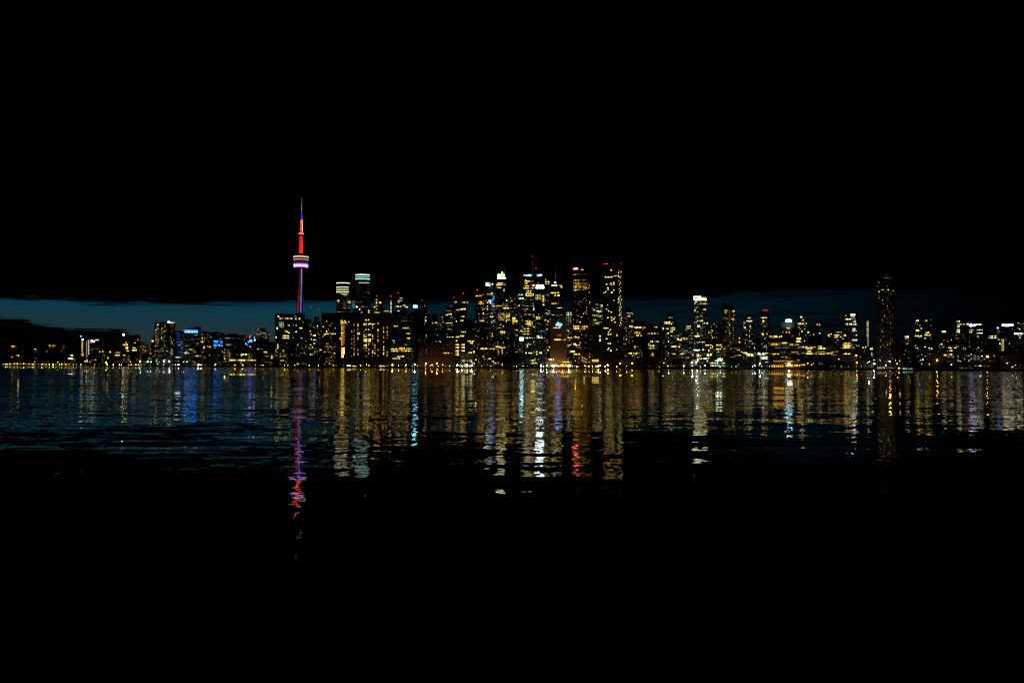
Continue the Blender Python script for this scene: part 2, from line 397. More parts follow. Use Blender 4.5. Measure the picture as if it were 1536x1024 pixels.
B(275, 299, 493.5, 3000, 'box', 'o', .42, .9, 'm', 'glass', 'office tower crowned by a bright blue lit band with bands of yellow green windows', [('s', 277, 296.8, 494.8, 496.2, 'B', 9), ('s', 277, 282, 496.7, 498.6, 'N', 6), ('s', 283, 284.4, 496.6, 499, 'C', 2.6), ('s', 286, 290, 496.8, 498.8, 'T', 3), ('s', 291, 296.6, 496.8, 498.8, (.02, .3, 1), 6), ('r', 274.8, 495.6, 2.5)], wtop=501)
B(290, 300.5, 490, 3090, 'cyl', 'n', 0, 1, 'w', 'glass', 'dark domed roof top rising behind the blue lit crown', roofbox=False)
B(299, 319, 498, 2980, 'box', 'c', .36, .9, 'm', 'concrete', 'dark block with warm windows between the two blue lit buildings', [('b', 300.5, 305, 511.8, 513, 'Y', 2.6), ('w', 302, 304, 506, 508, 'A', 2.4), ('w', 305, 307.5, 519.6, 522, 'K', 2.4), ('b', 314, 319, 519.4, 521, 'K', 3)])
B(316, 336, 499, 2940, 'chamfer', 'c', .07, .6, 'c', 'glass', 'dim slate block with two bright blue lit storeys', [('b', 319.5, 334, 510.8, 512.2, 'N', 4.5), ('b', 321, 327, 512.6, 514.4, 'B', 6), ('b', 329.5, 333.5, 512.6, 514.2, 'B', 5), ('b', 320, 334, 516.4, 517.8, 'B', 7), ('b', 320.5, 326, 518.2, 519.6, 'B', 5), ('b', 328.5, 330, 516.8, 519, 'C', 2), ('b', 331.5, 334, 517.8, 519.4, 'T', 2.2)])
B(336, 368, 502, 2920, 'box', 'c', .1, .55, 'w', 'glass', 'long dark block with one thin pale roof line, left of red and blue lights', [('b', 337, 353, 506.4, 507.6, 'W', .5), ('b', 338, 347, 516, 517.4, 'W', .6)])
B(368, 384, 504, 2900, 'slopeL', 'c', .06, .6, 'c', 'glass', 'dark block with red and blue lights climbing its sloping roof', [('s', 373.6, 375.6, 504.6, 506.6, 'R', 3), ('s', 375.4, 377, 502.8, 504.2, 'R', 2.4), ('s', 374, 378, 509, 512, 'B', 7), ('s', 371.8, 374, 511.8, 513.6, 'B', 8), ('s', 369.8, 372, 516, 518, 'B', 2.6), ('s', 376, 378, 511.6, 513, 'P', 1.8), ('s', 380.6, 382.6, 505, 508, 'N', 1.8), ('s', 381, 383, 509, 510.8, 'W', 4), ('w', 373.8, 376, 518.6, 520.8, 'A', 2), ('w', 368, 369.4, 514.6, 516, 'W', 3.6)], roofbox=False)
B(382.5, 403.5, 491.5, 2880, 'step', 'o', .42, .8, 'm', 'concrete', 'stepped apartment tower with red lamps on its roof, left of the tall tower', [('r', 387.4, 494, 4, 2.6), ('r', 393, 491, 2), ('r', 404.2, 502.3, 1.6), ('b', 384, 402, 500.4, 501.4, 'K', .9)])
B(402, 416, 513.5, 2990, 'box', 'c', .05, .6, 'w', 'glass', 'low slate block in the gap left of the big dark residential block')
# --- left centre
B(411.6, 456.5, 470.4, 2440, 'box', 'c', .2, 1.1, 'm', 'concrete', 'large dark residential block in front of the foot of the tall red and white tower', [('b', 415.6, 418.8, 473.8, 475, 'K', 3), ('w', 419, 421.4, 477, 478.4, 'K', 4), ('w', 428, 430, 477, 478.2, 'K', 2.4), ('w', 436, 438.2, 477, 478.4, 'W', 4), ('w', 442.8, 444.4, 477.2, 478.2, 'W', 2), ('w', 448, 450.4, 477, 478.6, 'K', 4)]
  + [('b', 418, 426, 483 + i * 2, 484 + i * 2, 'G', 1.0) for i in range(4)] + [('b', 424, 434, 502.8, 504.2, 'K', 3.6), ('b', 423.5, 434, 506, 507.4, 'K', 3.6), ('b', 448.6, 453, 491, 492.8, 'Y', 3), ('w', 414.8, 416.8, 491, 493.2, 'W', 5), ('w', 413.2, 415, 504.6, 507, 'W', 4), ('w', 451.4, 453, 505.4, 508.6, 'T', 3), ('b', 427, 432, 496.5, 498, 'K', 2)], roofbox=False, wbot=508)
B(407, 440, 513, 2415, 'box', 'c', .38, 1.2, 'w', 'brick', 'lit mid-rise block along the shore in front of the large dark residential block', [('w', 415.6, 417.6, 516, 523, 'Y', 2.2), ('w', 406.5, 408.6, 533, 538, 'Y', 2)], cat='mid-rise', name='mid_block')
B(440, 470, 512, 2418, 'box', 'c', .45, .8, 'w', 'brick', 'brown mid-rise block with small warm windows under the tall red and white tower', cat='mid-rise', name='mid_block')
B(456.3, 466.5, 479, 2500, 'box', 'c', .42, 1.0, 'w', 'concrete', 'narrow residential tower directly right of the tall red and white tower')
B(465, 482.5, 475, 2460, 'step', 'c', .32, 1.0, 'w', 'concrete', 'dark stepped tower with one blue light low on its front', [('s', 469, 472.6, 514, 516, 'B', 6), ('b', 469.6, 473.6, 502, 504, 'Y', 3), ('b', 469.4, 473.4, 509, 510.2, 'K', 2.6)])
B(481.5, 505, 469, 2290, 'box', 'c', .3, 1.25, 'a', 'concrete', 'wide black slab with amber and yellow windows left of the bright golden column', [('b', 496, 504, 500, 501, 'K', 3), ('b', 487, 493.6, 500, 501.2, 'K', 2.4), ('w', 486.2, 488.2, 499.6, 504, 'Y', 3), ('b', 487, 504, 519, 520, 'A', 1.2)], wtop=478, roofbox=False)
B(505, 525, 468.8, 2280, 'box', 'c', .05, .9, 'a', 'brick', 'black block with a bright golden column of light running down its middle', [('b', 510, 520.5, 483, 484.2, 'Y', 3.4), ('b', 511, 518, 499, 500.2, 'Y', 3)] + [('w', 512.2, 513.6, y, y + 1.7, 'A' if i % 3 else 'Y', 1.8 + (i % 4) * .5) for i, y in enumerate([485 + j * 2.25 for j in range(15)])] + [('w', 515.2, 516.5, y, y + 1.3, 'A', .9 + (i * 7 % 5) * .3) for i, y in enumerate([486 + j * 2.6 for j in range(12)])]
  + [('b', 511.6, 516.6, 521 + i * 2.6, 523 + i * 2.6, 'Y', 3.6 + i * .5) for i in range(4)] + [('b', 512.2, 515.4, 531.5, 536.5, 'Y', 5.5), ('w', 511, 513.6, 480, 482, 'Y', 3), ('w', 516.4, 518, 480.5, 482, 'K', 3.4)], wtop=478, roofbox=False)
cols = [(527.6, 'K', 1.5), (531.2, 'A', 1), (537, 'K', 1.4), (546, 'K', 1.6), (549, 'K', 1.4), (553, 'Y', 1.7), (559, 'K', 1.6), (562.3, 'A', 1.7), (567, 'A', 2), (575.4, 'K', 1.7), (580.8, 'A', 1.3)]
rr = random.Random(11); hw = []
for cx, cc, kk in cols:
    y = 484 + rr.uniform(0, 2)
    while y < 534:
        if rr.random() < .4: hw.append(('w', cx - .65, cx + .65, y, y + 1.4, cc if rr.random() < .5 else 'Y', kk * rr.choice((.3, .6, 1, 1.9))))
        y += 2.1
hw += [('b', 545, 550, 485, 486.2, 'Y', 2.4), ('b', 552, 557, 485, 486.2, 'K', 3), ('b', 558.4, 560.6, 485, 486.2, 'K', 3), ('w', 548, 550, 478, 482, 'Y', 3.6), ('w', 552, 554, 478, 481, 'Y', 2.6)]
hw += [('b', 545, 550, 508 + j, 509.7 + j, 'K', 3) for j in (0, 2.6)] + [('b', 551.2, 556.2, 508 + j, 509.7 + j, 'Y', 3) for j in (0, 2.6)] + [('b', 545, 550, 517, 518.8, 'Y', 2.6), ('b', 552, 556, 501, 503, 'K', 2.6), ('b', 535.6, 540, 499.4, 501, 'K', 2.6)]
B(525, 587, 469.2, 2270, 'box', 'n', 0, 1, 'a', 'concrete', 'very wide black hotel slab whose amber room lights line up in vertical stacks', hw, cat='hotel', name='hotel_block', roofbox=False)
B(503.4, 525.2, 423, 2620, 'cyl', 'o', .3, .85, 'w', 'glass', 'shorter of two round towers, with three curved white bands round its top', [('c', 503.6, 525, 423.4, 425, 'W', 1.5), ('c', 504, 523, 429.6, 431.2, 'W', 1.2), ('c', 504, 523, 432.8, 435.8, 'W', .45), ('c', 503.6, 523.6, 437, 438.4, 'W', 1.3), ('b', 511, 521, 440, 441.2, 'K', 1.2), ('b', 514, 521, 442, 443.2, 'K', .9), ('b', 520, 527, 451.2, 452.2, 'Y', 2), ('b', 520, 528, 453.2, 454.2, 'Y', 1.8), ('b', 504.8, 510, 450, 451.8, 'Y', 2.6)], wtop=447)
B(532, 555.2, 410.4, 2640, 'cyl', 'o', .16, .7, 'w', 'glass', 'taller of two round towers, crowned by one white and two turquoise bands', [('c', 532.6, 555, 411, 412.6, 'W', 1.8), ('c', 533, 554.6, 414.2, 415.9, (.2, .8, .75), 1), ('c', 532.4, 555, 417.2, 419, (.3, .95, .9), 1.4), ('b', 538, 554, 423.2, 424.8, 'W', .8), ('w', 529, 531, 457, 461.5, 'T', 1.5)], wtop=430)
B(528, 532.4, 450, 2600, 'box', 'n', 0, 1, 'c', 'glass', 'narrow turquoise lit link between the two round towers', [('b', 528.4, 531.8, 451 + i * 1.9, 452 + i * 1.9, 'T', .35 + .12 * i) for i in range(6)], roofbox=False)
B(540, 560, 461, 2420, 'box', 'c', .12, 1, 'w', 'glass', 'low roof storey with scattered lights below the taller round tower', [('w', 534, 536, 459, 461, 'W', 4), ('w', 538.4, 540.4, 463, 465, 'W', 3.5), ('w', 552.4, 554, 465, 466.4, 'W', 2.6), ('w', 552, 554.4, 468, 470.5, 'Y', 4), ('w', 541, 543.4, 468, 469.6, 'K', 2.6)], roofbox=False)
B(561, 577, 446.4, 2560, 'box', 'c', .08, 1, 'w', 'concrete', 'dark tower with four lit rooms in a stack under a red lamp', [('r', 565, 444.2, 5), ('w', 563.6, 566, 449, 450.4, 'K', 3), ('w', 563.6, 566, 453, 455, 'K', 3.6), ('w', 563.6, 566, 458, 459.4, 'A', 3), ('w', 564, 566, 462.5, 464, 'A', 2), ('b', 568.5, 571.6, 452.6, 455, 'A', 3), ('w', 561, 562.6, 459, 461.6, 'W', 4), ('b', 561, 570, 468, 469.2, 'A', 2.6), ('w', 558, 560, 465.4, 467, 'K', 3), ('b', 575, 584, 465.8, 467, 'Y', 2)])
B(584.6, 589, 450, 2520, 'box', 'n', 0, 1, 'c', 'glass', 'slender black tower edged with one thin vertical white line of light', [('r', 586.6, 444.6, 5)] + [('b', 585.9, 587.2, 451 + i * 2.05, 452.6 + i * 2.05, 'W', .8 + (i % 3) * .5) for i in range(12)], roofbox=False)
B(591, 612, 445, 2500, 'step', 'o', .1, 1, 'w', 'glass', 'stepped tower with curved balconies lit in yellow and a pale blue light near its top', [('r', 597, 439.4, 5), ('b', 599, 603.6, 446.6, 447.8, 'T', 2), ('b', 596, 603, 450.2, 451.2, 'K', 1.8), ('b', 597, 599, 452.5, 454, 'K', 2), ('b', 593.4, 602, 458.8, 460.4, 'K', 1.8), ('b', 604, 608, 457, 458.6, 'K', 1.8), ('b', 607.6, 611.6, 459.4, 461.4, 'K', 2), ('b', 595.6, 606.6, 465.4, 467.2, 'G', 1.1), ('w', 596, 598.4, 479.6, 482, 'T', 2.8), ('w', 598.4, 600.6, 479.8, 482, 'G', 2)])
ob = [(590.5, 593.4, 488, 489.8, 'K', 3), (594.6, 596.6, 488.6, 489.8, 'K', 1.8), (603.5, 615, 491, 492.8, 'K', 1), (609, 616, 499.4, 500.8, 'Y', 1.7), (610.6, 614.6, 506.2, 508, 'A', 3.4), (588, 592, 510, 511.4, 'T', 1.6), (589.6, 592, 513, 514.2, 'W', 1.3), (586, 598, 522.8, 524.2, 'Y', 3.2), (598, 607.4, 521, 522, 'Y', 2.2), (598, 608, 523, 524.4, 'Y', 2.2), (609, 617, 522, 524, 'Y', 1.6), (587, 604.5, 525.9, 527, 'K', 3), (605, 620, 525.6, 527, 'K', 2.4), (595.4, 599, 534, 535.2, 'K', 3), (600.6, 607, 533.8, 535, 'K', 3), (588, 596, 537, 538, 'W', 2.2), (596.5, 600, 536.8, 538.2, 'K', 2.2), (601, 618, 480.6, 481.6, 'G', .25), (606, 612, 516.2, 517, 'W', .6)]
B(586.6, 621, 467.4, 2240, 'box', 'o', .06, .8, 'w', 'glass', 'broad black office block with long lit floors low down, left of the cyan lamp', [('b', *t) for t in ob], cat='office block', name='office_block')
B(620.5, 632, 463.5, 2330, 'box', 'n', 0, .6, 'w', 'glass', 'black slab carrying the glowing pale blue oval on a post above its roof', [('s', 620.2, 625.8, 457.9, 461, (.25, .8, 1), 14), ('s', 619.8, 626.4, 458.8, 460.2, (.35, .85, 1), 10), ('w', 618, 620, 504, 505.4, 'W', 1.4)], roofbox=False)
B(630.6, 640, 452.6, 2450, 'box', 'v', .5, 1.3, 'w', 'concrete', 'slim dark tower with one winding stack of lit rooms and a red lamp on top', [('r', 632.6, 451, 4)])
B(640, 656, 471, 2480, 'box', 'c', .07, .6, 'w', 'concrete', 'almost unlit block above the brown lit waterfront wall', roofbox=False)
B(627, 641, 500, 2200, 'box', 'c', .22, 1, 'w', 'brick', 'narrow mid-rise block with warm windows left of the two orange quay lamps', cat='mid-rise', name='mid_block')
B(641, 682, 515, 2190, 'box', 'c', .09, 1, 'w', 'brick', 'long brown lit building behind the two orange quay lamps', [('b', 664, 679, 528.6, 530, 'Y', 1.6)], cat='mid-rise', name='mid_block', wbot=522)
B(648, 664, 482.5, 2400, 'chamfer', 'c', .42, .8, 'm', 'concrete', 'mid height tower with lit rooms along its top, above the brown lit building', [('b', 648.6, 651, 484, 485.6, 'K', 2.4), ('b', 652.5, 655.4, 483, 484.6, 'K', 2.4)])
B(659.6, 668, 470, 2440, 'box', 'v', .75, 1.2, 'w', 'glass', 'narrow tower with an unbroken stack of lit rooms left of the slanted roof line tower', roofbox=False)
B(667.6, 680.6, 462, 2420, 'box', 'o', .42, .9, 'm', 'glass', 'tower with pale striped floors and a red lamp at its right corner', [('r', 676.6, 459.3, 4), ('b', 672, 677.4, 470, 471.4, 'A', 3), ('b', 668, 678, 484, 485, 'K', 2)])
sb = [(681, 684.8, 452.3, 453.8, 'G', 1.3), (692, 703, 453, 454, 'K', 1.8), (684, 690, 464, 465.2, 'K', 1.8), (690, 694, 463, 464.6, 'K', 2.8), (694, 698.6, 462.4, 464.2, 'K', 3.4), (691, 696.6, 474, 475, 'Y', 3), (690, 696, 480, 481.4, 'Y', 2.4), (683.4, 688.4, 504.4, 506, 'Y', 3), (690, 697, 503, 504.6, 'K', 3.4), (691, 699, 497, 498.6, 'W', 1.3), (683.6, 686, 510, 512, 'Y', 5)]
for j in (516, 520, 525, 531): sb += [(683, 688.4, j, j + 1.9, 'Y', 2.6), (691.5, 697, j, j + 1.7, 'K', 2.6)]
sb += [(683, 688.2, 528.2, 529.4, 'Y', 2), (683.4, 688, 525.6, 527, 'Y', 2.4)]
B(680.4, 699.5, 448, 2260, 'box', 'c', .12, .9, 'm', 'concrete', 'tower with a slanting lit roof line and bright yellow window stacks low down', [('r', 681, 446, 4), ('r', 695.2, 440.4, 5), ('r', 700.4, 442.4, .6, 1.6)] + [('b', *t) for t in sb], wbot=490, roofbox=False)
B(699, 713, 478, 2235, 'box', 'o', .12, .8, 'm', 'glass', 'slate glass tower below the small patch of blue evening sky', [('b', 701, 713, 511, 512.2, 'Y', 2.8), ('b', 705, 709, 513, 515.6, 'Y', 2), ('b', 702, 709, 528, 529.4, 'K', 2.6), ('w', 709.6, 712, 526, 529, 'Y', 3.4)], roofbox=False)
B(690.6, 711.8, 530, 2200, 'box', 'v', .3, 1, 'm', 'ribbed', 'ribbed stone building glowing green white at its foot behind the white quay lamps', [('b', 691.5, 697, 539, 543, 'G', .5), ('b', 703, 708, 539, 543, 'G', .5), ('b', 698, 702, 540, 542, 'K', .4)], cat='mid-rise', name='mid_block', roofbox=False)
B(713, 728.4, 440, 2430, 'box', 'c', .16, .9, 'w', 'concrete', 'dark tower with a red lamp on its left corner beside the blue roof lights', [('r', 716, 435, 5), ('b', 719, 722, 442.8, 444.4, 'K', 2.4), ('b', 713.6, 717, 443, 444.6, 'K', 1.8), ('b', 718.6, 723, 452, 454, 'A', 2.6), ('b', 717, 726, 455, 456, 'A', 2.4), ('b', 723, 727, 463, 464, 'A', 1.8), ('s', 708.6, 712.4, 480.4, 481.8, 'B', 10), ('s', 711, 714, 481.6, 483, 'B', 8), ('s', 708, 715.6, 491.6, 493, 'B', 10), ('w', 713, 715.4, 490.8, 493, 'C', 3.6), ('b', 710, 720, 496.4, 497.6, 'A', 2.2), ('b', 711, 719, 498.6, 499.8, 'A', 1.5), ('b', 719, 726.5, 480, 481.6, 'A', 2.4), ('w', 724, 726, 469, 471, 'W', 4)], roofbox=False)
B(726.4, 744, 424, 2560, 'step', 'c', .28, 1.0, 'm', 'glass', 'tower topped by blue and white roof lights with a vertical blue sign lower down', [('c', 729, 731, 423.6, 429, 'C', 3), ('c', 732.4, 734, 423.6, 426, 'N', 5), ('c', 735, 736.4, 424.4, 426.4, 'B', 3), ('c', 732, 735.4, 427, 429, 'K', 2.6), ('c', 737.6, 739.6, 425, 427, 'W', 1.5), ('s', 733, 736.4, 450, 452, 'T', 3), ('s', 737.4, 739.4, 448.4, 451.6, 'B', 3), ('s', 738, 741.4, 455, 457.6, 'B', 3), ('s', 739.4, 741.6, 443, 453, 'N', .7), ('b', 737.6, 745, 458.6, 460.2, 'O', 3), ('b', 733, 737, 452.8, 454.2, 'K', 3), ('b', 731.8, 737.6, 440, 442, 'A', 1), ('w', 737.6, 739.6, 474, 476, 'C', 3.4), ('w', 735, 736.6, 474.4, 476, 'K', 3)])
cr = [('c', 746.6, 757, 411, 412, 'W', 2.2), ('c', 747, 748.4, 412, 417, 'W', 3), ('c', 751.6, 752.6, 412, 417, 'W', 2.4), ('c', 755.8, 757, 412, 417, 'W', 2.2), ('c', 746, 757.6, 414, 415, 'W', 2.4), ('c', 745.8, 759, 416.8, 418, 'W', 3.4), ('c', 752, 754.6, 408, 409.4, 'K', 3.4)]
B(743.4, 759.4, 418.2, 2500, 'box', 'o', .34, .8, 'w', 'glass', 'tower with a white lit lattice lantern crown and two bright bands below it', cr + [('r', 757.4, 403.4, 1.4, 1.6), ('a', 757.4, 396), ('b', 745.6, 758.6, 424.2, 425.4, 'K', 3), ('b', 743.6, 758, 426.6, 428, 'K', 3.6), ('b', 745, 752, 430.8, 432, 'Y', 2.4), ('w', 755, 757, 433, 437, 'K', 1.3), ('b', 745, 758, 441.4, 444, 'A', .7), ('b', 743, 748, 448, 449, 'Y', 2.2), ('b', 745, 748, 452, 454, 'K', 2.6), ('b', 749, 751, 452, 454.6, 'K', 1.8)], wtop=440, roofbox=False)
gr = [('w', 747.6 + i * 2.3, 748.9 + i * 2.3, 469.6 + j * 2.4, 470.7 + j * 2.4, 'K' if (i + j) % 3 else 'Y', .25 + (i * 5 + j * 3) % 4 * .55) for i in range(8) for j in range(5)]
B(743, 777.6, 440.5, 2400, 'box', 'c', .2, .9, 'w', 'glass', 'broad dark office tower with long white lit floors right of the lantern crown', gr + [('b', 744, 764, 458, 459, 'Y', 2), ('b', 754, 767.6, 461.2, 462.8, 'K', 3.4), ('b', 759, 764, 473, 474.4, 'K', 3), ('b', 768.4, 774, 475.6, 479, 'Y', 2.8), ('b', 768, 779.6, 480, 481.6, 'Y', 2.6), ('b', 768.6, 771, 482, 486, 'A', 2), ('b', 772, 779.8, 482.4, 483.6, 'Y', 2.4), ('b', 750, 757.6, 496, 500.2, 'Y', 1.7), ('b', 746, 754, 491, 492, 'A', 1), ('b', 774, 780, 494, 496, 'Y', 2.6)], cat='office block', name='office_block')
gl = [('b', 720.4, 746, 522, 523.6, 'Y', 3.6), ('b', 743.4, 750, 519, 520.6, 'A', 2.6), ('b', 748, 757.6, 520.4, 521.8, 'Y', 2.2)] + [('b', 752.6, 754, 522 + i * 2.1, 523.6 + i * 2.1, 'Y', 1 + i * .1) for i in range(13)] + [('b', 746.4, 748.6, 524.5 + i * 2.5, 526 + i * 2.5, 'Y', 2 if i % 2 else 1) for i in range(7)] + [('b', 738.6 + i, 752.4, 544 + i - 2, 545 + i - 2, 'Y', 1.5 + i) for i in range(3)] + [('b', 732, 736, 537, 538.6, 'Y', 2), ('b', 737, 740.6, 541, 542.2, 'W', 3), ('b', 742, 752, 535.6, 537, 'Y', 1.6), ('w', 724, 726.4, 533, 536, 'A', 1.6)]
B(718, 756, 521, 2180, 'box', 'c', .2, .9, 'a', 'brick', 'waterfront block outlined by a golden roof line and a golden right edge', gl, cat='mid-rise', name='mid_block', roofbox=False)
B(712, 744, 486, 2330, 'box', 'c', .34, 1, 'w', 'concrete', 'dark residential block with clustered warm windows behind the golden roof line', cat='mid-rise', name='mid_block')
# --- the financial centre
B(773.6, 787, 433.6, 2660, 'step', 'o', .36, .8, 'm', 'glass', 'stepped glass tower with turquoise tinted bands, left of the white box sign', [('b', 776, 787, 441, 443, 'G', .9), ('b', 778, 781, 446.6, 448.6, 'G', 2), ('b', 781, 785.6, 446.4, 448.4, 'C', 1.6), ('b', 773.6, 776, 454, 456, 'T', 2.4)])
fb = [(787, 800, 420.6, 423, 'A', 1.6), (787, 789.6, 419.6, 421.6, 'K', 2.8), (787, 791, 424, 425.8, 'Y', 2), (787, 793.6, 428, 429.6, 'Y', 2.4), (797.6, 801.6, 426.6, 429.4, 'Y', 2.8), (785, 805, 431.4, 433, 'K', 2.6), (789, 798, 435.6, 437, 'K', 1.7), (788.6, 800, 438.6, 440, 'K', 1.8), (788.8, 790, 440, 444, 'K', 2.4), (799, 800.4, 440, 444, 'K', 1.8), (790, 800, 441, 442, 'Y', 1.8), (789, 800, 443, 444.4, 'K', 1.8), (777, 792, 462.6, 464, 'Y', 2.6), (779.6, 785.4, 466, 470, 'Y', 2.6), (780, 813, 471, 472.2, 'Y', 2.4), (786, 788, 465, 467, 'W', 1.8)]
B(784, 801.5, 415, 2720, 'box', 'o', .3, .8, 'm', 'concrete', 'tallest office tower with an antenna carrying red lamps and pale blue roof lights', [('a', 799.2, 384.5, 1.4), ('r', 799.2, 384.5, 3, 2.4), ('r', 798.6, 393.4, 1.6, 1.8), ('r', 799.4, 401.6, 1.8, 1.8), ('r', 799.5, 404, .8, 1.4), ('r', 782.6, 413.2, .5, 1.4), ('c', 785, 787.6, 411.8, 413.2, 'W', .9), ('c', 788.6, 793, 412, 414, 'T', 2.6), ('c', 792.6, 796.6, 411.6, 414, (.7, 1, .95), 3)] + [('b', *t) for t in fb], wtop=447, roofbox=False)
B(801, 817, 415.5, 2700, 'box', 'c', .42, .7, 'm', 'glass', 'tower bearing a big white lit box sign near its top', [('a', 804.4, 386.5, .9), ('r', 804.4, 386.5, 1, 2), ('r', 803.8, 403, 6, 2.6), ('c', 806, 809, 411.6, 414.4, 'N', 5), ('c', 809.6, 812, 411.2, 413.6, 'C', 3), ('c', 812.6, 813.6, 412, 413, 'W', 1.4), ('s', 804.4, 815.4, 427.2, 430.4, 'C', 14), ('s', 804, 816, 430.4, 432.4, 'C', 12), ('w', 806.8, 808, 423, 426, 'C', 1), ('w', 814, 816.4, 456, 458, 'Y', 5)]
  + [('b', 803, 811, 442 + i * 2, 443 + i * 2, 'K', 1.2) for i in range(4)] + [('b', 812.8, 816.2, 443 + i * 2.1, 444.2 + i * 2.1, 'K', 1.6) for i in range(5)] + [('b', 802, 814, 475 + i * 2.1, 476.2 + i * 2.1, 'Y', 1.8) for i in range(2)], wtop=470, roofbox=False)
B(812.6, 826, 417, 2740, 'step', 'o', .4, .8, 'm', 'glass', 'stepped tower with pale lit top floors right behind the white box sign', [('b', 813, 819, 418.4, 420, 'K', 1.6), ('b', 816, 825, 421.8, 423, 'K', 2.6), ('b', 816, 824, 425, 426, 'K', 1.2)])
fr = [('b', 787 + (i * 3) % 5, 799, 481 + i * 2.1, 482.3 + i * 2.1, 'Y', 1.4 + (i % 3) * .5) for i in range(4)] + [('b', 784, 797, 492.4 + i * 4, 493.4 + i * 4, 'Y' if i % 2 else 'K', 1.7) for i in range(3)] + [('b', 787, 803, 506, 507, 'G', 1.6), ('b', 788, 803, 516, 517, 'G', 1), ('s', 779.6, 785, 506.2, 510.6, (.5, .95, 1), 13), ('b', 795.6, 803, 539.6, 541, 'K', 2), ('b', 796, 806, 543.6, 545.2, 'Y', 2.6), ('b', 777.4, 783, 534.4, 536, 'G', 2.2), ('w', 788, 790, 528, 530, 'K', 4), ('w', 793, 794.6, 528.6, 530, 'K', 3.4), ('w', 795.6, 797.4, 528.4, 530.4, 'W', 3.8), ('w', 804.2, 806, 526.8, 528.4, 'K', 3.4), ('w', 804.2, 806, 530.4, 532, 'K', 3), ('w', 809, 812.4, 528, 530, 'Y', 3.6)]
B(776, 804, 477, 2300, 'box', 'c', .3, .9, 'm', 'glass', 'dark office block with a pale cyan square sign at its upper left', fr, cat='office block', name='office_block')
B(803.6, 825, 480, 2320, 'box', 'c', .12, .8, 'm', 'glass', 'black glass block with one white lit floor halfway up, left of the brown ribbed tower', [('b', 805, 808.6, 503, 505, 'G', 2.4), ('b', 805, 814.6, 505.6, 507, 'W', 3.2), ('b', 808, 819, 496, 497, 'T', .5), ('w', 816.6, 819.4, 479.4, 481, 'K', 2), ('w', 820.6, 823.6, 481, 483, 'K', 1.6), ('w', 819, 821.4, 493, 494.4, 'W', 1.6), ('w', 823, 825, 519.6, 521.4, 'K', 3), ('w', 820.8, 823, 524, 526, 'K', 3)], cat='office block', name='office_block')
B(826, 845.4, 427, 2640, 'box', 'o', .16, .8, 'w', 'glass', 'dark tower with a lit roof rim and a tall thin antenna', [('a', 833.4, 397, 1), ('r', 833.4, 398.2, .8, 1.6), ('r', 833.6, 415, 1.8, 2), ('l', 831, 834.6, 422.8, 424.2, 'C', 1.4), ('b', 827, 843, 427.2, 428.8, 'W', 2.2), ('w', 841, 843.4, 429.6, 431.4, 'K', 4.5), ('b', 826, 833.6, 438.4, 440, 'Y', 2.6), ('b', 835, 838.4, 438.2, 439.6, 'Y', 2), ('w', 831.6, 834, 442, 444, 'Y', 3), ('w', 836, 839, 442, 444, 'Y', 3.6), ('b', 827, 836.6, 454.2, 456, 'A', 1.6)], wtop=436, roofbox=False)
rb = [('s', 836, 838, 483.2, 485, 'C', 2.4), ('s', 833.6, 837, 485.6, 487.2, 'B', 14), ('s', 837.4, 841.6, 484.8, 486, 'N', 5), ('s', 834, 841, 487.2, 488.4, 'C', 1.4), ('s', 839, 841, 488.6, 490.4, 'B', 14), ('s', 841.6, 843, 486, 488, 'W', 2.4), ('b', 830, 842, 490.9, 492.2, 'K', 2), ('b', 831, 848.6, 508.6, 510, 'Y', 4.5), ('b', 836, 843, 502, 503, 'A', 1), ('b', 822.4, 831, 538, 540, 'K', 3.6)]
B(825, 850, 478.6, 2215, 'box', 'n', 0, 1, 'w', 'ribbed', 'brown ribbed tower with a blue star shaped logo, lit orange from its foot', rb, roofbox=False)
B(847.6, 859, 464.6, 2480, 'box', 'c', .7, .5, 'm', 'glass', 'narrow tower with a pale lattice of lit floors left of the red sign tower', [('b', 849, 858, 468.6, 470, 'G', 1), ('b', 848.8, 858.4, 471.2, 472.6, 'W', 1.6)] + [('b', 849.4 + i * 3, 850.6 + i * 3, 474, 484, 'G', .25) for i in range(3)] + [('b', 849, 859, 505.8, 507, 'Y', 2.6), ('b', 851, 857, 517, 518, 'K', 2)], roofbox=False)
sc_ = [(859.6, 864, 411.2, 412.4, 'A', 0.99), (863, 883, 411, 412, 'A', 0.15), (859.8, 880, 420, 421, 'Y', 0.99), (859.8, 884, 424, 425, 'Y', 0.99), (863, 884, 426, 427, 'A', 0.81), (860, 885, 428, 429, 'Y', 1.12), (860, 865, 430, 432, 'Y', 1.05), (867.6, 871, 430, 432, 'A', 1.12), (872, 880, 429.8, 431, 'A', 0.93), (875, 884, 432, 433, 'Y', 1.24), (860, 880, 434, 435, 'Y', 1.05), (860, 865, 435, 436, 'Y', 1.24), (859.6, 871, 488.6, 490, 'Y', 1.86), (859.8, 871, 491.2, 492.2, 'Y', 1.61), (860, 871.4, 493, 494, 'Y', 1.86), (873, 879, 488.6, 491.8, 'A', 1.24), (873, 879, 493, 494, 'Y', 1.49), (880, 882, 488.6, 492, 'A', 1.24), (860, 870, 505.2, 506.6, 'Y', 1.86), (860, 870.4, 517, 518, 'K', 3), (859.6, 864, 514.8, 516, 'K', 3)]
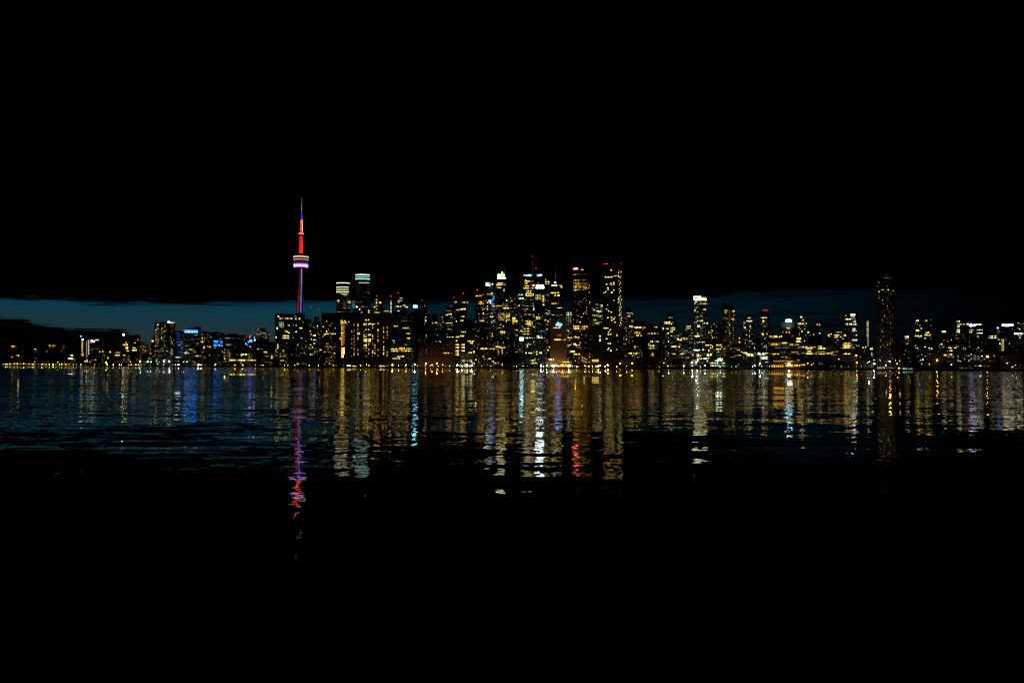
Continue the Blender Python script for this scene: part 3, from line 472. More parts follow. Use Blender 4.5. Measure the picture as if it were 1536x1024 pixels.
B(858.6, 886.2, 404, 2350, 'box', 'c', .22, 1.15, 'a', 'brick', 'tall reddish tower with a glowing red and white sign at its upper left', [('s', 860, 862.6, 402.6, 404.8, (1, .05, .03), 24), ('s', 862.8, 866.2, 401.8, 405.4, (1, .08, .05), 30), ('s', 859.6, 866.6, 401, 401.8, 'R', 2.2), ('s', 866.4, 867.2, 402, 405.2, 'R', 2.2), ('w', 871.8, 873, 404, 405.8, 'A', 3.4), ('w', 873.6, 875, 404, 405.8, 'A', 3.4), ('w', 883, 884.8, 438, 439.4, 'Y', 3)] + [('b', *t) for t in sc_], wtop=444, side=3.5, roofbox=False)
B(886, 904.4, 453.4, 2520, 'box', 'o', .75, .42, 'm', 'glass', 'glass tower with a faint pale lattice of floors between the two tallest amber lit towers', [('b', 893, 897, 456, 457, 'W', .7), ('b', 897.4, 903, 466, 468, 'Y', 1.8), ('b', 889, 892.4, 464, 465.6, 'K', 1.4), ('b', 888, 903.6, 472.4, 473.4, 'K', 1.3), ('b', 892, 899, 483.4, 485.6, 'Y', 1.3), ('b', 890, 894, 479, 481, 'K', 1)])
B(884, 904, 488, 2260, 'box', 'c', .06, .9, 'w', 'glass', 'slate slab with a short stack of lit rooms at its right edge', [('w', 899, 901, 503, 505, 'W', 4.4), ('w', 899.2, 901, 507, 509, 'K', 2.2), ('w', 899, 901, 509.6, 511.8, 'W', 4)] + [('b', 888 + i * 2.6, 890 + i * 2.6, 539 + j * 2, 540.4 + j * 2, 'Y', 2) for i in range(4) for j in range(2)], roofbox=False)
tc = [('w', 896.6 + 0, 898.6, 0, 0, 'Y', 0)][:0]
rs = [(929, 406.5), (928, 410), (931.6, 407.6), (928, 422), (929, 427), (931, 431), (928.4, 434), (930.6, 436), (928.6, 439), (928, 447), (929.4, 446), (927.6, 449), (928.4, 451), (930.6, 453.4), (927.4, 454), (931, 458), (929, 461), (930, 463), (931.6, 460.6), (929, 466), (932, 468), (930, 470), (928.6, 473), (931, 472), (932.4, 476), (930, 478), (931.6, 480), (930.6, 484), (932, 486), (929.4, 488), (931, 414.6), (929.8, 416.4), (931, 424), (930.8, 444), (932.2, 449), (930.4, 456)]
cx_ = [(917, 405.6, 3.4), (910, 426.4, 2.6), (916, 425.4, 2), (917, 427.2, 2), (920.6, 424.6, 2.6), (920.8, 427, 2), (911.8, 432, 4), (912.4, 434.6, 2.2), (920.8, 435.6, 2), (917.8, 439, 4), (921, 451, 1.4), (913, 466.6, 3), (910, 463.6, 1.8), (917, 468.4, 3), (912, 476.6, 2.6), (917.6, 476.4, 3), (922, 476.6, 1.6), (920.6, 479, 2.6), (917.8, 480.6, 3.4), (922.4, 483.6, 2), (915.6, 494.6, 3.6), (913, 498, 4), (912.6, 501.8, 3), (916, 501.4, 3.4), (910, 508, 4), (912.6, 515, 3), (915.6, 515.2, 3.4), (913.4, 522, 2), (912, 524, 2.6), (916.4, 525.8, 4), (925.6, 503.4, 3.4)]
B(904.2, 934.4, 395, 2230, 'box', 'c', .035, 1.2, 'w', 'glass', 'tallest black residential tower with a row of red roof lamps and a glittering right edge', [('r', 905.8, 396.2, 3, 1.9), ('r', 908.4, 396.2, 2.4, 1.7), ('r', 910.9, 395.9, 4, 2.6), ('r', 920, 396.4, 1, 1.6), ('r', 931.4, 394.8, 3.4, 2.2)]
  + [('w', x - 1, x + 1, y - .8, y + .8, 'YKKYW'[i % 5], k * .9) for i, (x, y, k) in enumerate(cx_)] + [('w', x - .6, x + .6, y - .8, y + .9, 'YKKW'[i % 4], 1.2 + (i * 7 % 5) * .6) for i, (x, y) in enumerate(rs)]
  + [('b', 907.6, 909, 415, 416.6, 'W', 3), ('b', 910, 914, 415.4, 416.6, 'Y', 3.4), ('b', 915, 918.4, 415.2, 416.6, 'Y', 3.4), ('b', 919.6, 926, 414, 415, 'Y', 1.5), ('b', 926.8, 928.6, 413.6, 416, 'Y', 2.4), ('b', 905, 908, 438.6, 439.8, 'Y', 3), ('b', 908, 909.6, 437, 438.2, 'K', 2.4), ('b', 905, 912.8, 491.4, 492.8, 'K', 3)], side=6.5, roofbox=False, wtop=450)
B(932, 951, 460.5, 2600, 'step', 'o', .5, .6, 'm', 'glass', 'dim stepped glass tower tucked behind the right side of the tallest black tower', [('b', 939.6, 950, 469, 470, 'K', 1.6), ('w', 948, 949.6, 468, 474, 'K', 1.2), ('b', 941.6, 945.4, 473, 475, 'K', 1)], wtop=468)
B(934, 951, 488, 2300, 'box', 'c', .4, .9, 'w', 'brick', 'mid height block with small warm windows right of the tallest black tower', [('w', 944, 946, 488.4, 490, 'Y', 3.6), ('w', 947, 949.4, 488.8, 490.4, 'K', 3.8)])
B(950, 969.5, 481.5, 2190, 'box', 'c', .09, .9, 'a', 'brick', 'dark block with a bright golden bar near its roof, above the orange quay lamp', [('b', 951.4, 968, 490.2, 491.8, 'Y', 4.5), ('w', 958.6, 960, 496, 503.2, 'Y', 3.4), ('b', 954.4, 958, 502.4, 503.8, 'Y', 3), ('b', 960, 963, 502.6, 503.8, 'Y', 3.2), ('b', 951, 958, 499, 500.4, 'A', 1.5), ('b', 951, 957, 497.4, 498.2, 'Y', 1.5), ('b', 963, 965.4, 493, 494, 'W', .8)], wbot=500, roofbox=False)
# --- right centre
B(969.5, 992, 485.6, 2170, 'box', 'o', .08, .6, 'w', 'concrete', 'wide black slab with a few pale floors, just right of the golden bar', [('b', 981, 986, 489.8, 491, 'K', 1.6), ('w', 972, 974.6, 499.2, 501, 'W', .8), ('w', 976.8, 978.8, 499.2, 500.8, 'W', 2.2), ('w', 981, 983, 499.2, 500.8, 'W', 2), ('w', 985, 987.4, 499.4, 500.8, 'W', .7), ('w', 975, 979.6, 511.4, 513, 'W', 1.5), ('w', 983, 988, 511.4, 513, 'W', 1), ('b', 972, 987, 517.6, 519, 'K', 1.2), ('b', 972, 987, 521, 523, 'K', .7), ('w', 978.6, 980.8, 517, 520, 'K', 2.4), ('w', 977.6, 980, 529.6, 531, 'Y', 4), ('w', 972, 974.4, 515, 517, 'K', 2)], roofbox=False)
B(994, 1016, 469.5, 2520, 'step', 'c', .26, .9, 'm', 'glass', 'stepped dark tower narrowing to a black cap over a golden lit storey', [('b', 996, 1005.6, 482.4, 484, 'Y', 3), ('b', 996.4, 1005.6, 484.4, 485.8, 'Y', 2.4), ('w', 1006.2, 1007.4, 483, 487, 'K', 2.4), ('b', 1002, 1009, 475.6, 477, 'K', .7), ('b', 998.6, 1003, 492, 493.4, 'Y', 2), ('b', 1005.6, 1013, 491, 492.4, 'K', 1.6), ('b', 1005.6, 1012.6, 494, 495, 'K', 2.6), ('w', 993.6, 996, 491, 494, 'Y', 3), ('b', 1000, 1003, 499, 500.4, 'K', 2.6), ('b', 1005, 1009, 496.8, 498, 'K', 2.6)], wtop=478)
B(1010, 1041, 497, 2330, 'slopeR', 'o', .75, .7, 'm', 'glass', 'glass block with many thin pale lit floors left of the white crowned tower', [('b', 1022, 1039, 507, 508.2, 'K', 1.5), ('w', 1016, 1018, 508, 509.6, 'W', 3.4), ('b', 1019, 1022.4, 509, 510.6, 'Y', 3), ('b', 1006.6, 1014.6, 519, 520.4, 'W', 3.6), ('w', 1017.6, 1020, 519, 521, 'Y', 3.6), ('b', 1008, 1013, 530, 531.2, 'Y', 2.2), ('b', 1019.6, 1025, 529.8, 531.4, 'K', 2.2)], cat='office block', name='office_block')
B(1027.6, 1040, 487, 2420, 'box', 'o', .4, .8, 'm', 'glass', 'short glass tower with a lit top floor just left of the white crowned tower', [('b', 1029, 1036.6, 488.4, 489.8, 'K', 2.2), ('b', 1029, 1036, 491.6, 493, 'K', 1.5)])
B(1039.6, 1061, 443.8, 2460, 'slopeR', 'c', .62, 1.1, 'm', 'glass', 'tower with a brilliant white sloping crown and warm windows down its front', [('c', 1040.4, 1051.6, 444.2, 446, 'W', 2.4), ('c', 1041, 1060, 448, 450.4, 'W', 2.4), ('c', 1040.6, 1042.4, 446, 450.2, 'W', 2.4), ('c', 1045.4, 1055.4, 446.2, 447.4, 'K', 2), ('c', 1056, 1058.6, 446, 448, 'A', 2.4), ('b', 1053, 1061, 455, 456, 'K', 2.4), ('w', 1041, 1043.4, 454, 455.4, 'K', 3), ('b', 1054, 1060.4, 463.4, 464.6, 'K', 2.2), ('w', 1041, 1043.4, 464, 467, 'K', 2), ('w', 1045.6, 1050, 487.8, 490, 'Y', 3.4), ('b', 1049.6, 1055.6, 480, 482, 'Y', 2), ('b', 1042, 1049, 503, 505, 'K', 4)])
B(1059, 1071, 483, 2400, 'box', 'c', .5, 1, 'w', 'brick', 'short residential tower leaning against the right side of the white crowned tower', [('w', 1058.6, 1062, 484, 485.4, 'Y', 3)])
B(1070, 1084, 484, 2450, 'step', 'c', .3, .55, 'w', 'brick', 'dim stepped brown tower between the white crowned tower and the black sloped tower', [('w', 1069.6, 1072, 485, 486.6, 'A', 2.2)])
B(1083.6, 1103.4, 453.2, 2430, 'slopeR', 'c', .6, .85, 'w', 'concrete', 'tall black tower with a dark sloping cap and small warm windows', [('b', 1086, 1092, 465, 466.4, 'K', 1.2), ('b', 1098, 1102, 466, 467.6, 'K', 1.6), ('b', 1096.6, 1102.4, 478, 479.2, 'Y', 1.8)], wtop=464)
B(1102, 1116, 506, 2360, 'box', 'c', .4, .8, 'w', 'brick', 'low residential block in the gap right of the black sloped tower', [('w', 1108, 1110, 506, 508, 'A', 3), ('w', 1108, 1110, 512, 514, 'Y', 2.6)], cat='mid-rise', name='mid_block')
B(1114, 1130.6, 470, 2450, 'step', 'c', .5, .9, 'm', 'glass', 'dark tower with a small black peak and two pale lit lines near its top', [('b', 1121, 1127, 476, 477.2, 'K', 1.8), ('b', 1119, 1128.8, 480.6, 482, 'W', 2.6), ('b', 1115, 1118, 483, 485, 'K', 1.5), ('w', 1116.4, 1118.6, 490, 492.6, 'K', 3), ('w', 1124, 1126.6, 488, 490.6, 'K', 1.7)], wtop=479)
B(1130, 1142, 509, 2400, 'box', 'c', .2, .6, 'm', 'glass', 'low slate block between the two lit line towers, left of the red lettered roof', cat='mid-rise', name='mid_block')
B(1140.6, 1154, 466.5, 2480, 'box', 'c', .5, .75, 'm', 'glass', 'tower with a row of small red letters glowing along its roof', [('s', 1144.2, 1145.6, 464.2, 465.6, 'R', 1.2), ('s', 1146.2, 1147.4, 464.2, 465.6, 'R', 1), ('s', 1147.8, 1149.2, 464.2, 465.6, 'R', 1), ('s', 1149.8, 1150.6, 464.2, 465.6, 'R', 1), ('s', 1151, 1152, 465, 466.4, 'R', 1.4), ('b', 1140.8, 1151, 475.8, 477, 'K', 2.6), ('w', 1143.4, 1146.4, 480, 483, 'Y', 2.6), ('w', 1141.6, 1145, 499.6, 501.2, 'A', 2.6), ('w', 1149, 1152, 500, 501.2, 'A', 2)], roofbox=False, wtop=478)
B(1152.6, 1174, 502.6, 2300, 'box', 'o', .4, .9, 'w', 'brick', 'mid-rise block with a ragged row of amber lights on its roof storey', [('b', 1153, 1158, 503.6, 505, 'K', 1.6), ('b', 1160.4, 1165, 503, 506, 'Y', 3), ('w', 1166, 1167.2, 504, 506, 'A', 3), ('w', 1169, 1170.4, 504, 505.6, 'W', 3.4), ('w', 1171.4, 1173, 503.4, 505, 'K', 3), ('b', 1153, 1161, 523, 524.6, 'K', 4)], cat='mid-rise', name='mid_block')
B(1171, 1192, 483, 2420, 'gable', 'c', .22, .8, 'w', 'concrete', 'tower under a bright white dome shaped roof light', [('c', 1178, 1187.6, 480, 482.4, (.5, .92, 1), 10), ('c', 1179.4, 1186.4, 478.6, 480, (.7, .95, 1), 3), ('r', 1174.4, 498.2, 4), ('r', 1189.4, 503.4, 3), ('w', 1178.4, 1180.6, 497, 499, 'O', 3.4), ('b', 1180, 1184, 491, 493, 'K', 1.5), ('w', 1182.6, 1185, 497.6, 499, 'K', 2.2)], roofbox=False, wtop=490)
B(1193.6, 1211, 474, 2440, 'step', 'c', .3, 1.1, 'm', 'brick', 'stepped tower with a white light on its top step and one golden band', [('l', 1200.8, 1203, 474.8, 476, 'W', 5), ('w', 1204, 1205.4, 479, 481, 'K', 3.6), ('b', 1196, 1206.4, 484.6, 486, 'Y', 3.4), ('w', 1208.8, 1210, 484, 486, 'K', 3)], wtop=478)
B(1209, 1224.6, 495, 2460, 'box', 'c', .28, .6, 'm', 'glass', 'low slate tower between the golden band tower and the small dark peaked tower', [('w', 1210.6, 1214, 497, 499.4, 'G', .9), ('w', 1219.6, 1221, 501, 502.4, 'W', 1.4)])
B(1223.8, 1233, 481.4, 2480, 'box', 'v', .6, 1.1, 'm', 'concrete', 'narrow black tower with a few bright rooms stacked below its roof', [('w', 1225, 1226.8, 486, 487.4, 'W', 1.8), ('w', 1228.6, 1230, 486, 487.6, 'W', 1.8), ('w', 1228.6, 1230.6, 499, 500.6, 'W', 3)], wbot=495)
B(1152, 1200, 511, 2240, 'box', 'o', .7, 1, 'w', 'concrete', 'wide waterfront office block with many short golden lit floors', [('b', 1156, 1170, 516, 517.2, 'Y', 2.2), ('b', 1173.6, 1179.6, 513.4, 515, 'K', 2.4), ('b', 1193.6, 1202, 512, 513, 'K', 2.2), ('b', 1195, 1201.6, 506.6, 509, 'Y', 2.6), ('b', 1194, 1200, 510.6, 512.6, 'Y', 3), ('b', 1184, 1191, 516, 517.2, 'Y', 2)], cat='office block', name='office_block')
B(1200, 1256, 516, 2230, 'box', 'o', .5, 1.1, 'w', 'concrete', 'long low dark block with bright yellow floors in broken lines', [('b', 1208, 1220.6, 522, 523, 'K', 3), ('b', 1227, 1240, 521.8, 523.2, 'K', 3), ('b', 1208.6, 1225, 529.6, 531, 'K', 4), ('b', 1227, 1238, 530, 531, 'K', 3), ('b', 1211, 1217.4, 526, 527.4, 'Y', 4), ('b', 1227, 1234, 519, 520, 'K', 2.6), ('b', 1238, 1250, 529.4, 530.4, 'K', 2.6)], cat='office block', name='office_block', wbot=532)
B(1240, 1266.6, 496, 2380, 'box', 'c', .24, .8, 'w', 'concrete', 'square dark block with an amber lamp at its upper left corner', [('w', 1241.8, 1244, 501.4, 504.4, 'Y', 3.8), ('b', 1250.6, 1259, 502, 503, 'K', 3), ('b', 1252, 1256, 504.4, 506, 'Y', 2.6), ('w', 1260, 1262, 504, 506, 'A', 2.8), ('w', 1265.6, 1269, 501.6, 504, 'A', 3), ('b', 1253.6, 1263, 497.4, 498.6, 'W', .6)])
B(1267, 1287, 470.2, 2400, 'chamfer', 'o', .3, .8, 'c', 'glass', 'pale green glass tower with a white roof light and broad white lit floors', [('c', 1276, 1282.6, 471.2, 473, 'W', 6), ('b', 1267.4, 1283, 478, 479.2, 'W', 2.6), ('b', 1276, 1283, 474.6, 476.4, 'G', .6), ('w', 1268, 1270.6, 472.4, 474.6, 'K', 1.7), ('b', 1268, 1272, 484.4, 487.6, 'K', 1), ('b', 1273.4, 1278, 484.6, 487.4, 'K', 1.8), ('b', 1279, 1284, 481, 484, 'G', .9), ('b', 1279, 1286, 485.8, 487, 'W', 2.4), ('b', 1278, 1283, 492, 495, 'G', 1.6), ('b', 1277.6, 1285, 496, 497, 'G', 1.6), ('b', 1281, 1286, 502, 503, 'W', 2), ('b', 1277.6, 1286, 508.6, 511, (.6, 1, .85), 1.7), ('b', 1280, 1289, 517.6, 518.8, 'G', .7)], wtop=490)
B(1258.6, 1284, 512, 2220, 'step', 'o', .8, 1.3, 'w', 'brick', 'stepped low office building glowing with golden floors left of the two stacked amber lamps', [('b', 1264.6, 1276, 514, 515, 'Y', 2.8), ('b', 1264, 1278, 516.4, 517.4, 'Y', 3), ('b', 1264.6, 1279, 518.4, 519.2, 'Y', 2.8), ('b', 1264, 1281, 520.4, 522, 'Y', 3.4), ('b', 1265, 1276, 529.8, 531.2, 'K', 3.6)], cat='office block', name='office_block', wbot=524)
B(1298.6, 1305, 479, 2420, 'box', 'n', 0, 1, 'w', 'glass', 'very slender tower with one pale yellow stack of lit landings', [('b', 1299.8, 1303, 481 + i * 2.25, 482.6 + i * 2.25, 'K' if i % 2 else 'G', .8 + (i * 3 % 4) * .5) for i in range(11)] + [('w', 1301, 1303, 507 + i * 3.4, 508.4 + i * 3.4, 'G', .9) for i in range(4)], roofbox=False)
B(1284, 1316, 520, 2260, 'box', 'c', .14, .8, 'w', 'glass', 'low slate block behind the dazzling blue white quay light', [('w', 1293.6, 1295.4, 520, 521.8, 'Y', 3.4), ('w', 1305, 1308.6, 522, 524, 'Y', 4.4), ('w', 1297.6, 1299.4, 519.6, 521, 'W', 2), ('b', 1306.8, 1308.6, 528, 534, 'C', .5)], cat='mid-rise', name='mid_block')
# --- right
hx = random.Random(5); tw = []
for i in range(72):
    y = 419 + 124 * (hx.random() ** .62); x = 1317.6 + 22 * (hx.random() ** (.8 if y > 460 else 2.2)); tw.append(('w', x - .55, x + .55, y - .65, y + .65, hx.choice('AAYAK'), hx.choice((.06, .12, .2, .4, 1.0))))
tw += [('b', 1325.6, 1336, 416.2, 416.9, 'A', .35), ('w', 1317.4, 1319.4, 421.6, 424.6, 'A', 1), ('w', 1324, 1325.2, 432, 437, 'Y', 1.8), ('w', 1331.6, 1333, 433, 436, 'Y', 2.8), ('w', 1339, 1340.6, 434.6, 437, 'A', 1.4), ('w', 1317.6, 1319.4, 436.6, 438, 'W', 2.6)]
B(1315.4, 1343, 415.6, 2040, 'chamfer', 'c', .02, .3, 'a', 'glass', 'lone very tall black tower on the right sprinkled with small amber windows', tw, roofbox=False)
B(1343, 1356, 516, 2080, 'box', 'v', .25, .7, 'a', 'brick', 'dark brown block at the right foot of the lone very tall tower', cat='mid-rise', name='mid_block')
B(1354.6, 1367, 502.6, 2230, 'step', 'c', .12, .9, 'w', 'concrete', 'small dark tower with a hooked white and gold light at its top', [('b', 1356.6, 1363, 504, 505.4, 'W', 2.8), ('w', 1358.4, 1360, 505.6, 510, 'K', 2), ('w', 1361.4, 1363, 505.4, 508, 'A', 2), ('w', 1359.4, 1362.6, 514, 516, 'A', 1.4)], wtop=507)
B(1370.6, 1385.4, 477, 2200, 'box', 'c', .22, 1.2, 'm', 'concrete', 'left tower of a black pair, a yellow room at its top corner', [('b', 1373.8, 1378, 480, 481.8, 'Y', 3), ('w', 1373.8, 1377.6, 494.4, 496.4, 'Y', 4), ('b', 1372, 1383, 503, 504.4, 'K', 2.8), ('w', 1378.6, 1381, 487.6, 489, 'A', 1.4), ('w', 1381, 1383, 492, 493, 'K', 2.8), ('b', 1376.6, 1384, 522.4, 524.8, 'Y', 3), ('w', 1376.4, 1380, 532.4, 534, 'Y', 3.4), ('b', 1376, 1382, 537, 538.2, 'K', 3)])
B(1385.6, 1399, 477, 2190, 'box', 'c', .2, 1.1, 'm', 'concrete', 'right tower of a black pair, a dim yellow room under its roof', [('b', 1387, 1391, 480, 481.8, 'Y', 1.3), ('b', 1388, 1394, 498, 499.2, 'K', 2.8), ('b', 1387, 1391, 501.4, 503, 'Y', 4), ('b', 1391.6, 1395.6, 501.8, 503.2, 'A', 2.4), ('w', 1387, 1388.4, 506, 508, 'Y', 3.4), ('w', 1393, 1394.6, 521, 523, 'W', 4), ('w', 1396.4, 1398.6, 522, 523.2, 'K', 3)])
B(1372, 1394, 522, 2120, 'box', 'c', .4, 1, 'm', 'brick', 'low block with golden and pale blue windows at the foot of the black pair', [('w', 1378, 1379.2, 540, 544, 'T', 1.2), ('w', 1380.4, 1382, 539, 541, 'T', 2), ('w', 1383.4, 1385.4, 538.4, 540, 'C', 2.4), ('b', 1382.6, 1386, 544.4, 546, 'A', 3)], cat='mid-rise', name='mid_block')
B(1403, 1431.6, 503, 2180, 'step', 'c', .34, .95, 'm', 'concrete', 'broad stepped block with a small white cap light', [('c', 1413, 1418.6, 496.4, 498.2, 'W', 2.4), ('w', 1411.4, 1413.4, 515, 517, 'W', 4), ('b', 1422, 1427, 521, 522, 'K', 3), ('b', 1424, 1428.6, 525, 526.6, 'Y', 2.6), ('b', 1423, 1428, 531, 532, 'K', 3), ('b', 1414, 1419.6, 531.2, 533.6, 'A', 2.6)], wtop=506)
B(1433, 1450, 479.4, 2170, 'box', 'c', .3, .8, 'm', 'concrete', 'tower with a ladder of short white bands at its upper left', [('b', 1434.8, 1440, 481, 482.6, 'W', 1.4), ('b', 1436, 1447, 485.6, 487, 'G', .9), ('b', 1435.2, 1439.4, 488.8, 490, 'W', 2.4), ('b', 1436, 1439, 492, 493, 'W', 1.2), ('b', 1435, 1440, 494.4, 496, 'K', 3), ('b', 1434.8, 1439.6, 497.2, 498.6, 'W', 2.4), ('b', 1431, 1434.4, 521, 522.2, 'K', 4)], wtop=500)
B(1449.6, 1475.4, 484.4, 2150, 'box', 'c', .3, .8, 'm', 'glass', 'broad tower with a white roof line beside a small pink and violet sign', [('b', 1460, 1474, 486, 487.2, 'W', 3.4), ('s', 1450, 1453.6, 485, 487, 'P', 2.4), ('s', 1453.6, 1463, 486.8, 489, (.75, .8, 1), 4), ('s', 1455, 1458, 485.2, 486.8, 'L', 4), ('s', 1455.6, 1457.4, 489, 490.6, 'T', 3), ('b', 1453, 1460, 494, 496, 'A', .9), ('b', 1453.6, 1458, 497.4, 498.8, 'G', 1.4), ('b', 1465, 1474, 494, 495.4, 'G', 1.6), ('b', 1464.6, 1471, 499, 500, 'W', 3), ('b', 1472, 1474, 498.8, 500.2, 'W', 2.6), ('b', 1465, 1468, 503.6, 505, 'K', 1.7)] + [('b', 1458, 1474, 534 + i * 2.3, 534.7 + i * 2.3, 'G', .35) for i in range(3)], wtop=504)
B(1476, 1497, 503, 2140, 'box', 'c', .06, .6, 'm', 'glass', 'low dark block with two thin parallel white roof lines', [('b', 1483, 1496, 503.4, 504.6, 'K', 1.8), ('b', 1482.6, 1496, 506.2, 507.2, 'W', 2.8)], roofbox=False)
B(1496, 1521, 489.5, 2120, 'box', 'c', .3, 1, 'm', 'concrete', 'tower with a thick white lit crown and a blue lamp at its left shoulder', [('c', 1503, 1520, 486.4, 488.4, 'W', 5), ('c', 1503.2, 1506, 485.6, 486.6, 'A', 2), ('c', 1507, 1515, 488.4, 489.6, (1, .9, .7), 3), ('s', 1495, 1496.6, 490.4, 492.6, 'B', 7), ('s', 1496.4, 1497.8, 491, 492.6, 'C', 3.4)] + [('b', 1502, 1506, 508.6 + i * 3, 510 + i * 3, 'K' if i % 2 else 'Y', 2.6) for i in range(6)] + [('w', 1496.6, 1499.6, 508.4, 510, 'Y', 2)], roofbox=False)
B(1520.5, 1560, 498.6, 2060, 'box', 'o', .1, .3, 'c', 'glass', 'dark glass block at the right edge of the city under one long white bar', [('b', 1521, 1545, 499.2, 501.2, 'W', 6), ('b', 1527, 1532, 503, 504, 'C', .9), ('w', 1529, 1531, 506, 507, 'W', 2.2)], roofbox=False)
B(1525, 1550, 482.6, 2300, 'box', 'c', .3, .9, 'm', 'concrete', 'tower rising behind the long white bar at the right edge', [('b', 1526.4, 1529.4, 484, 485.2, 'K', 1.6), ('b', 1535, 1540, 484.4, 486, 'K', .8), ('w', 1528.6, 1530.4, 492, 495, 'K', 2.2)])

# --- low blocks along the water, in front of the towers
LOW = [(212, 232, 531, 'w', .25, 'low dark pavilion below the pink banded apartment block'), (240, 262, 536, 'c', .2, 'low pale lit pavilion at the foot of the big apartment tower'),
 (262, 290, 538, 'm', .3, 'low dark block in front of the slim blue washed building'), (288, 306, 524, 'm', .5, 'mid-rise block with greenish windows below the blue crown'),
 (305, 332, 526, 'm', .42, 'mid-rise block with warm windows below the blue lit storeys'), (332, 345, 522, 'm', .5, 'small block with pale windows left of the long yellow terrace'),
 (385, 407, 521, 'w', .55, 'brown block with crowded warm windows below the stepped tower with red lamps'), (478, 500, 536, 'w', .2, 'low dark block at the foot of the wide black slab'),
 (655, 680, 528, 'w', .3, 'low block with a bright yellow storey right of the orange quay lamps'), (756, 777, 532, 'w', .12, 'low almost unlit block right of the golden outlined block'),
 (855, 887, 528, 'a', .7, 'low block with glowing amber windows at the foot of the tall reddish tower'), (934, 965, 517, 'w', .4, 'brown lit block above the orange quay lamp right of the tallest black tower'),
 (1040, 1060, 521, 'm', .5, 'low block with white lit floors below the white crowned tower'), (1058, 1074, 514, 'w', .6, 'mid-rise block with golden floors right of the white crowned tower'),
 (1073, 1090, 513, 'w', .6, 'mid-rise block with two bright yellow floors below the black sloped tower'), (1089, 1114, 519, 'm', .5, 'long mid-rise block with small pale windows right of the black sloped tower'),
 (1113, 1135, 525, 'm', .8, 'low block with brilliant pale yellow floors left of the white quay lamps'), (1135, 1154, 526, 'm', .8, 'low block with white and yellow floors in steps beside the amber wharf'),
 (1395, 1415, 530, 'w', .2, 'low dark block behind the orange lamp right of the black pair'), (1434, 1460, 527, 'm', .3, 'low block with dim windows under the pink and violet sign'),
 (1474, 1500, 528, 'm', .2, 'low dark block behind the orange lamp below the parallel roof lines'), (1500, 1536, 530, 'm', .2, 'low dark block on the shore at the far right')]
for i, (a_, b_, t_, pl, p_, lb) in enumerate(LOW):
    ft = []
    if a_ == 1113: ft = [('b', 1118, 1130, 530.4, 531.8, 'G', 3), ('b', 1120, 1134, 532.4, 533.6, 'K', 3.4), ('b', 1114, 1120, 528, 530, 'K', 2)]
    if a_ == 1135: ft = [('b', 1136, 1151, 530.6, 532, 'G', 3.4), ('b', 1137, 1139, 528.4, 531, 'W', 3.4), ('b', 1144, 1146, 528.6, 531, 'W', 3), ('b', 1141, 1151, 535, 536, 'W', 3), ('b', 1141, 1151, 537, 538.4, 'G', 3)]
    if a_ == 1058: ft = [('b', 1057.6, 1067, 517, 518, 'K', 3.2), ('b', 1057.4, 1068, 531, 532.4, 'K', 3.4), ('b', 1057.8, 1066, 533, 534, 'K', 2.2)]
    if a_ == 1073: ft = [('b', 1072, 1083, 517, 518, 'Y', 3.4), ('b', 1072, 1081, 523, 524.4, 'Y', 3.4)]
    if a_ == 1040: ft = [('b', 1039.6, 1050, 524, 525.2, 'W', 3), ('w', 1054, 1056, 523.4, 525.4, 'W', 4.4), ('b', 1045, 1048.6, 530.6, 535, 'K', 2), ('w', 1050, 1052, 531, 536, 'A', 1.8)]
    if a_ == 934: ft = [('b', 943, 948, 528.8, 530.4, 'K', 4), ('w', 953, 955.4, 529, 531, 'K', 3), ('w', 951, 954, 519, 520.4, 'Y', 2.6)]
    if a_ == 855: ft = [('b', 872 + (j % 3) * 3, 874.4 + (j % 3) * 3, 535 + j * 1.5, 536.2 + j * 1.5, 'Y', 2.6) for j in range(6)] + [('b', 860, 870, 530, 532, 'Y', 2), ('b', 856, 862, 526, 528, 'K', 3)]
    D_ = shore((a_ + b_) / 2) + 45 + (i % 3) * 14
    B(a_, b_, t_, D_, 'box', 'c' if i % 3 else 'o', p_, 1.0, pl, ('concrete', 'brick', 'glass')[i % 3], lb, ft, cat='low-rise', name='low_block', wbot=543)
# the long yellow terrace, the white lit market hall and the amber wharf
B(344, 392, 527, shore(360) + 50, 'box', 'c', .25, .9, 'm', 'concrete', 'long low terrace with one unbroken yellow lit gallery', [('b', 344, 358, 539, 541, 'Y', 2.6), ('b', 358.6, 374, 538.8, 541.2, 'Y', 3.2), ('b', 374.6, 390, 539.4, 540.8, 'K', 1.8), ('b', 361, 373.6, 530.8, 532, 'K', 4)] + [('w', 344, 345, 528 + i * 2.4, 529.6 + i * 2.4, 'Y', .9) for i in range(4)] + [('w', 373, 374, 532 + i * 2, 533.4 + i * 2, 'Y', 1) for i in range(3)], cat='low-rise', name='terrace_block')
B(437, 480, 535, shore(455) + 60, 'box', 'n', 0, 1, 'w', 'concrete', 'low black shed with a short yellow light strip at water level', [('b', 443.6, 451.4, 544, 546, 'Y', 3.4), ('b', 453, 455, 544.4, 545.6, 'Y', 2), ('b', 456.4, 459.4, 544, 545.8, 'Y', 2.6)], cat='shed', name='waterfront_shed')
B(1064, 1106, 536, shore(1085) + 50, 'box', 'o', .4, 1.4, 'm', 'glass', 'low market hall blazing with white and yellow light at the water', [('b', 1072, 1088, 540, 541.6, 'G', 3.4), ('b', 1076, 1084, 536.6, 540, 'W', 1.9), ('b', 1064, 1080, 543.8, 545, 'K', 2.6), ('b', 1082, 1091, 543.8, 545.2, 'K', 2.8), ('b', 1092.4, 1105.4, 543.2, 544.6, 'Y', 2.6), ('b', 1074, 1084, 547, 549.4, 'T', .8), ('b', 1093, 1104, 537, 538, 'Y', 1)], cat='market hall', name='market_hall')
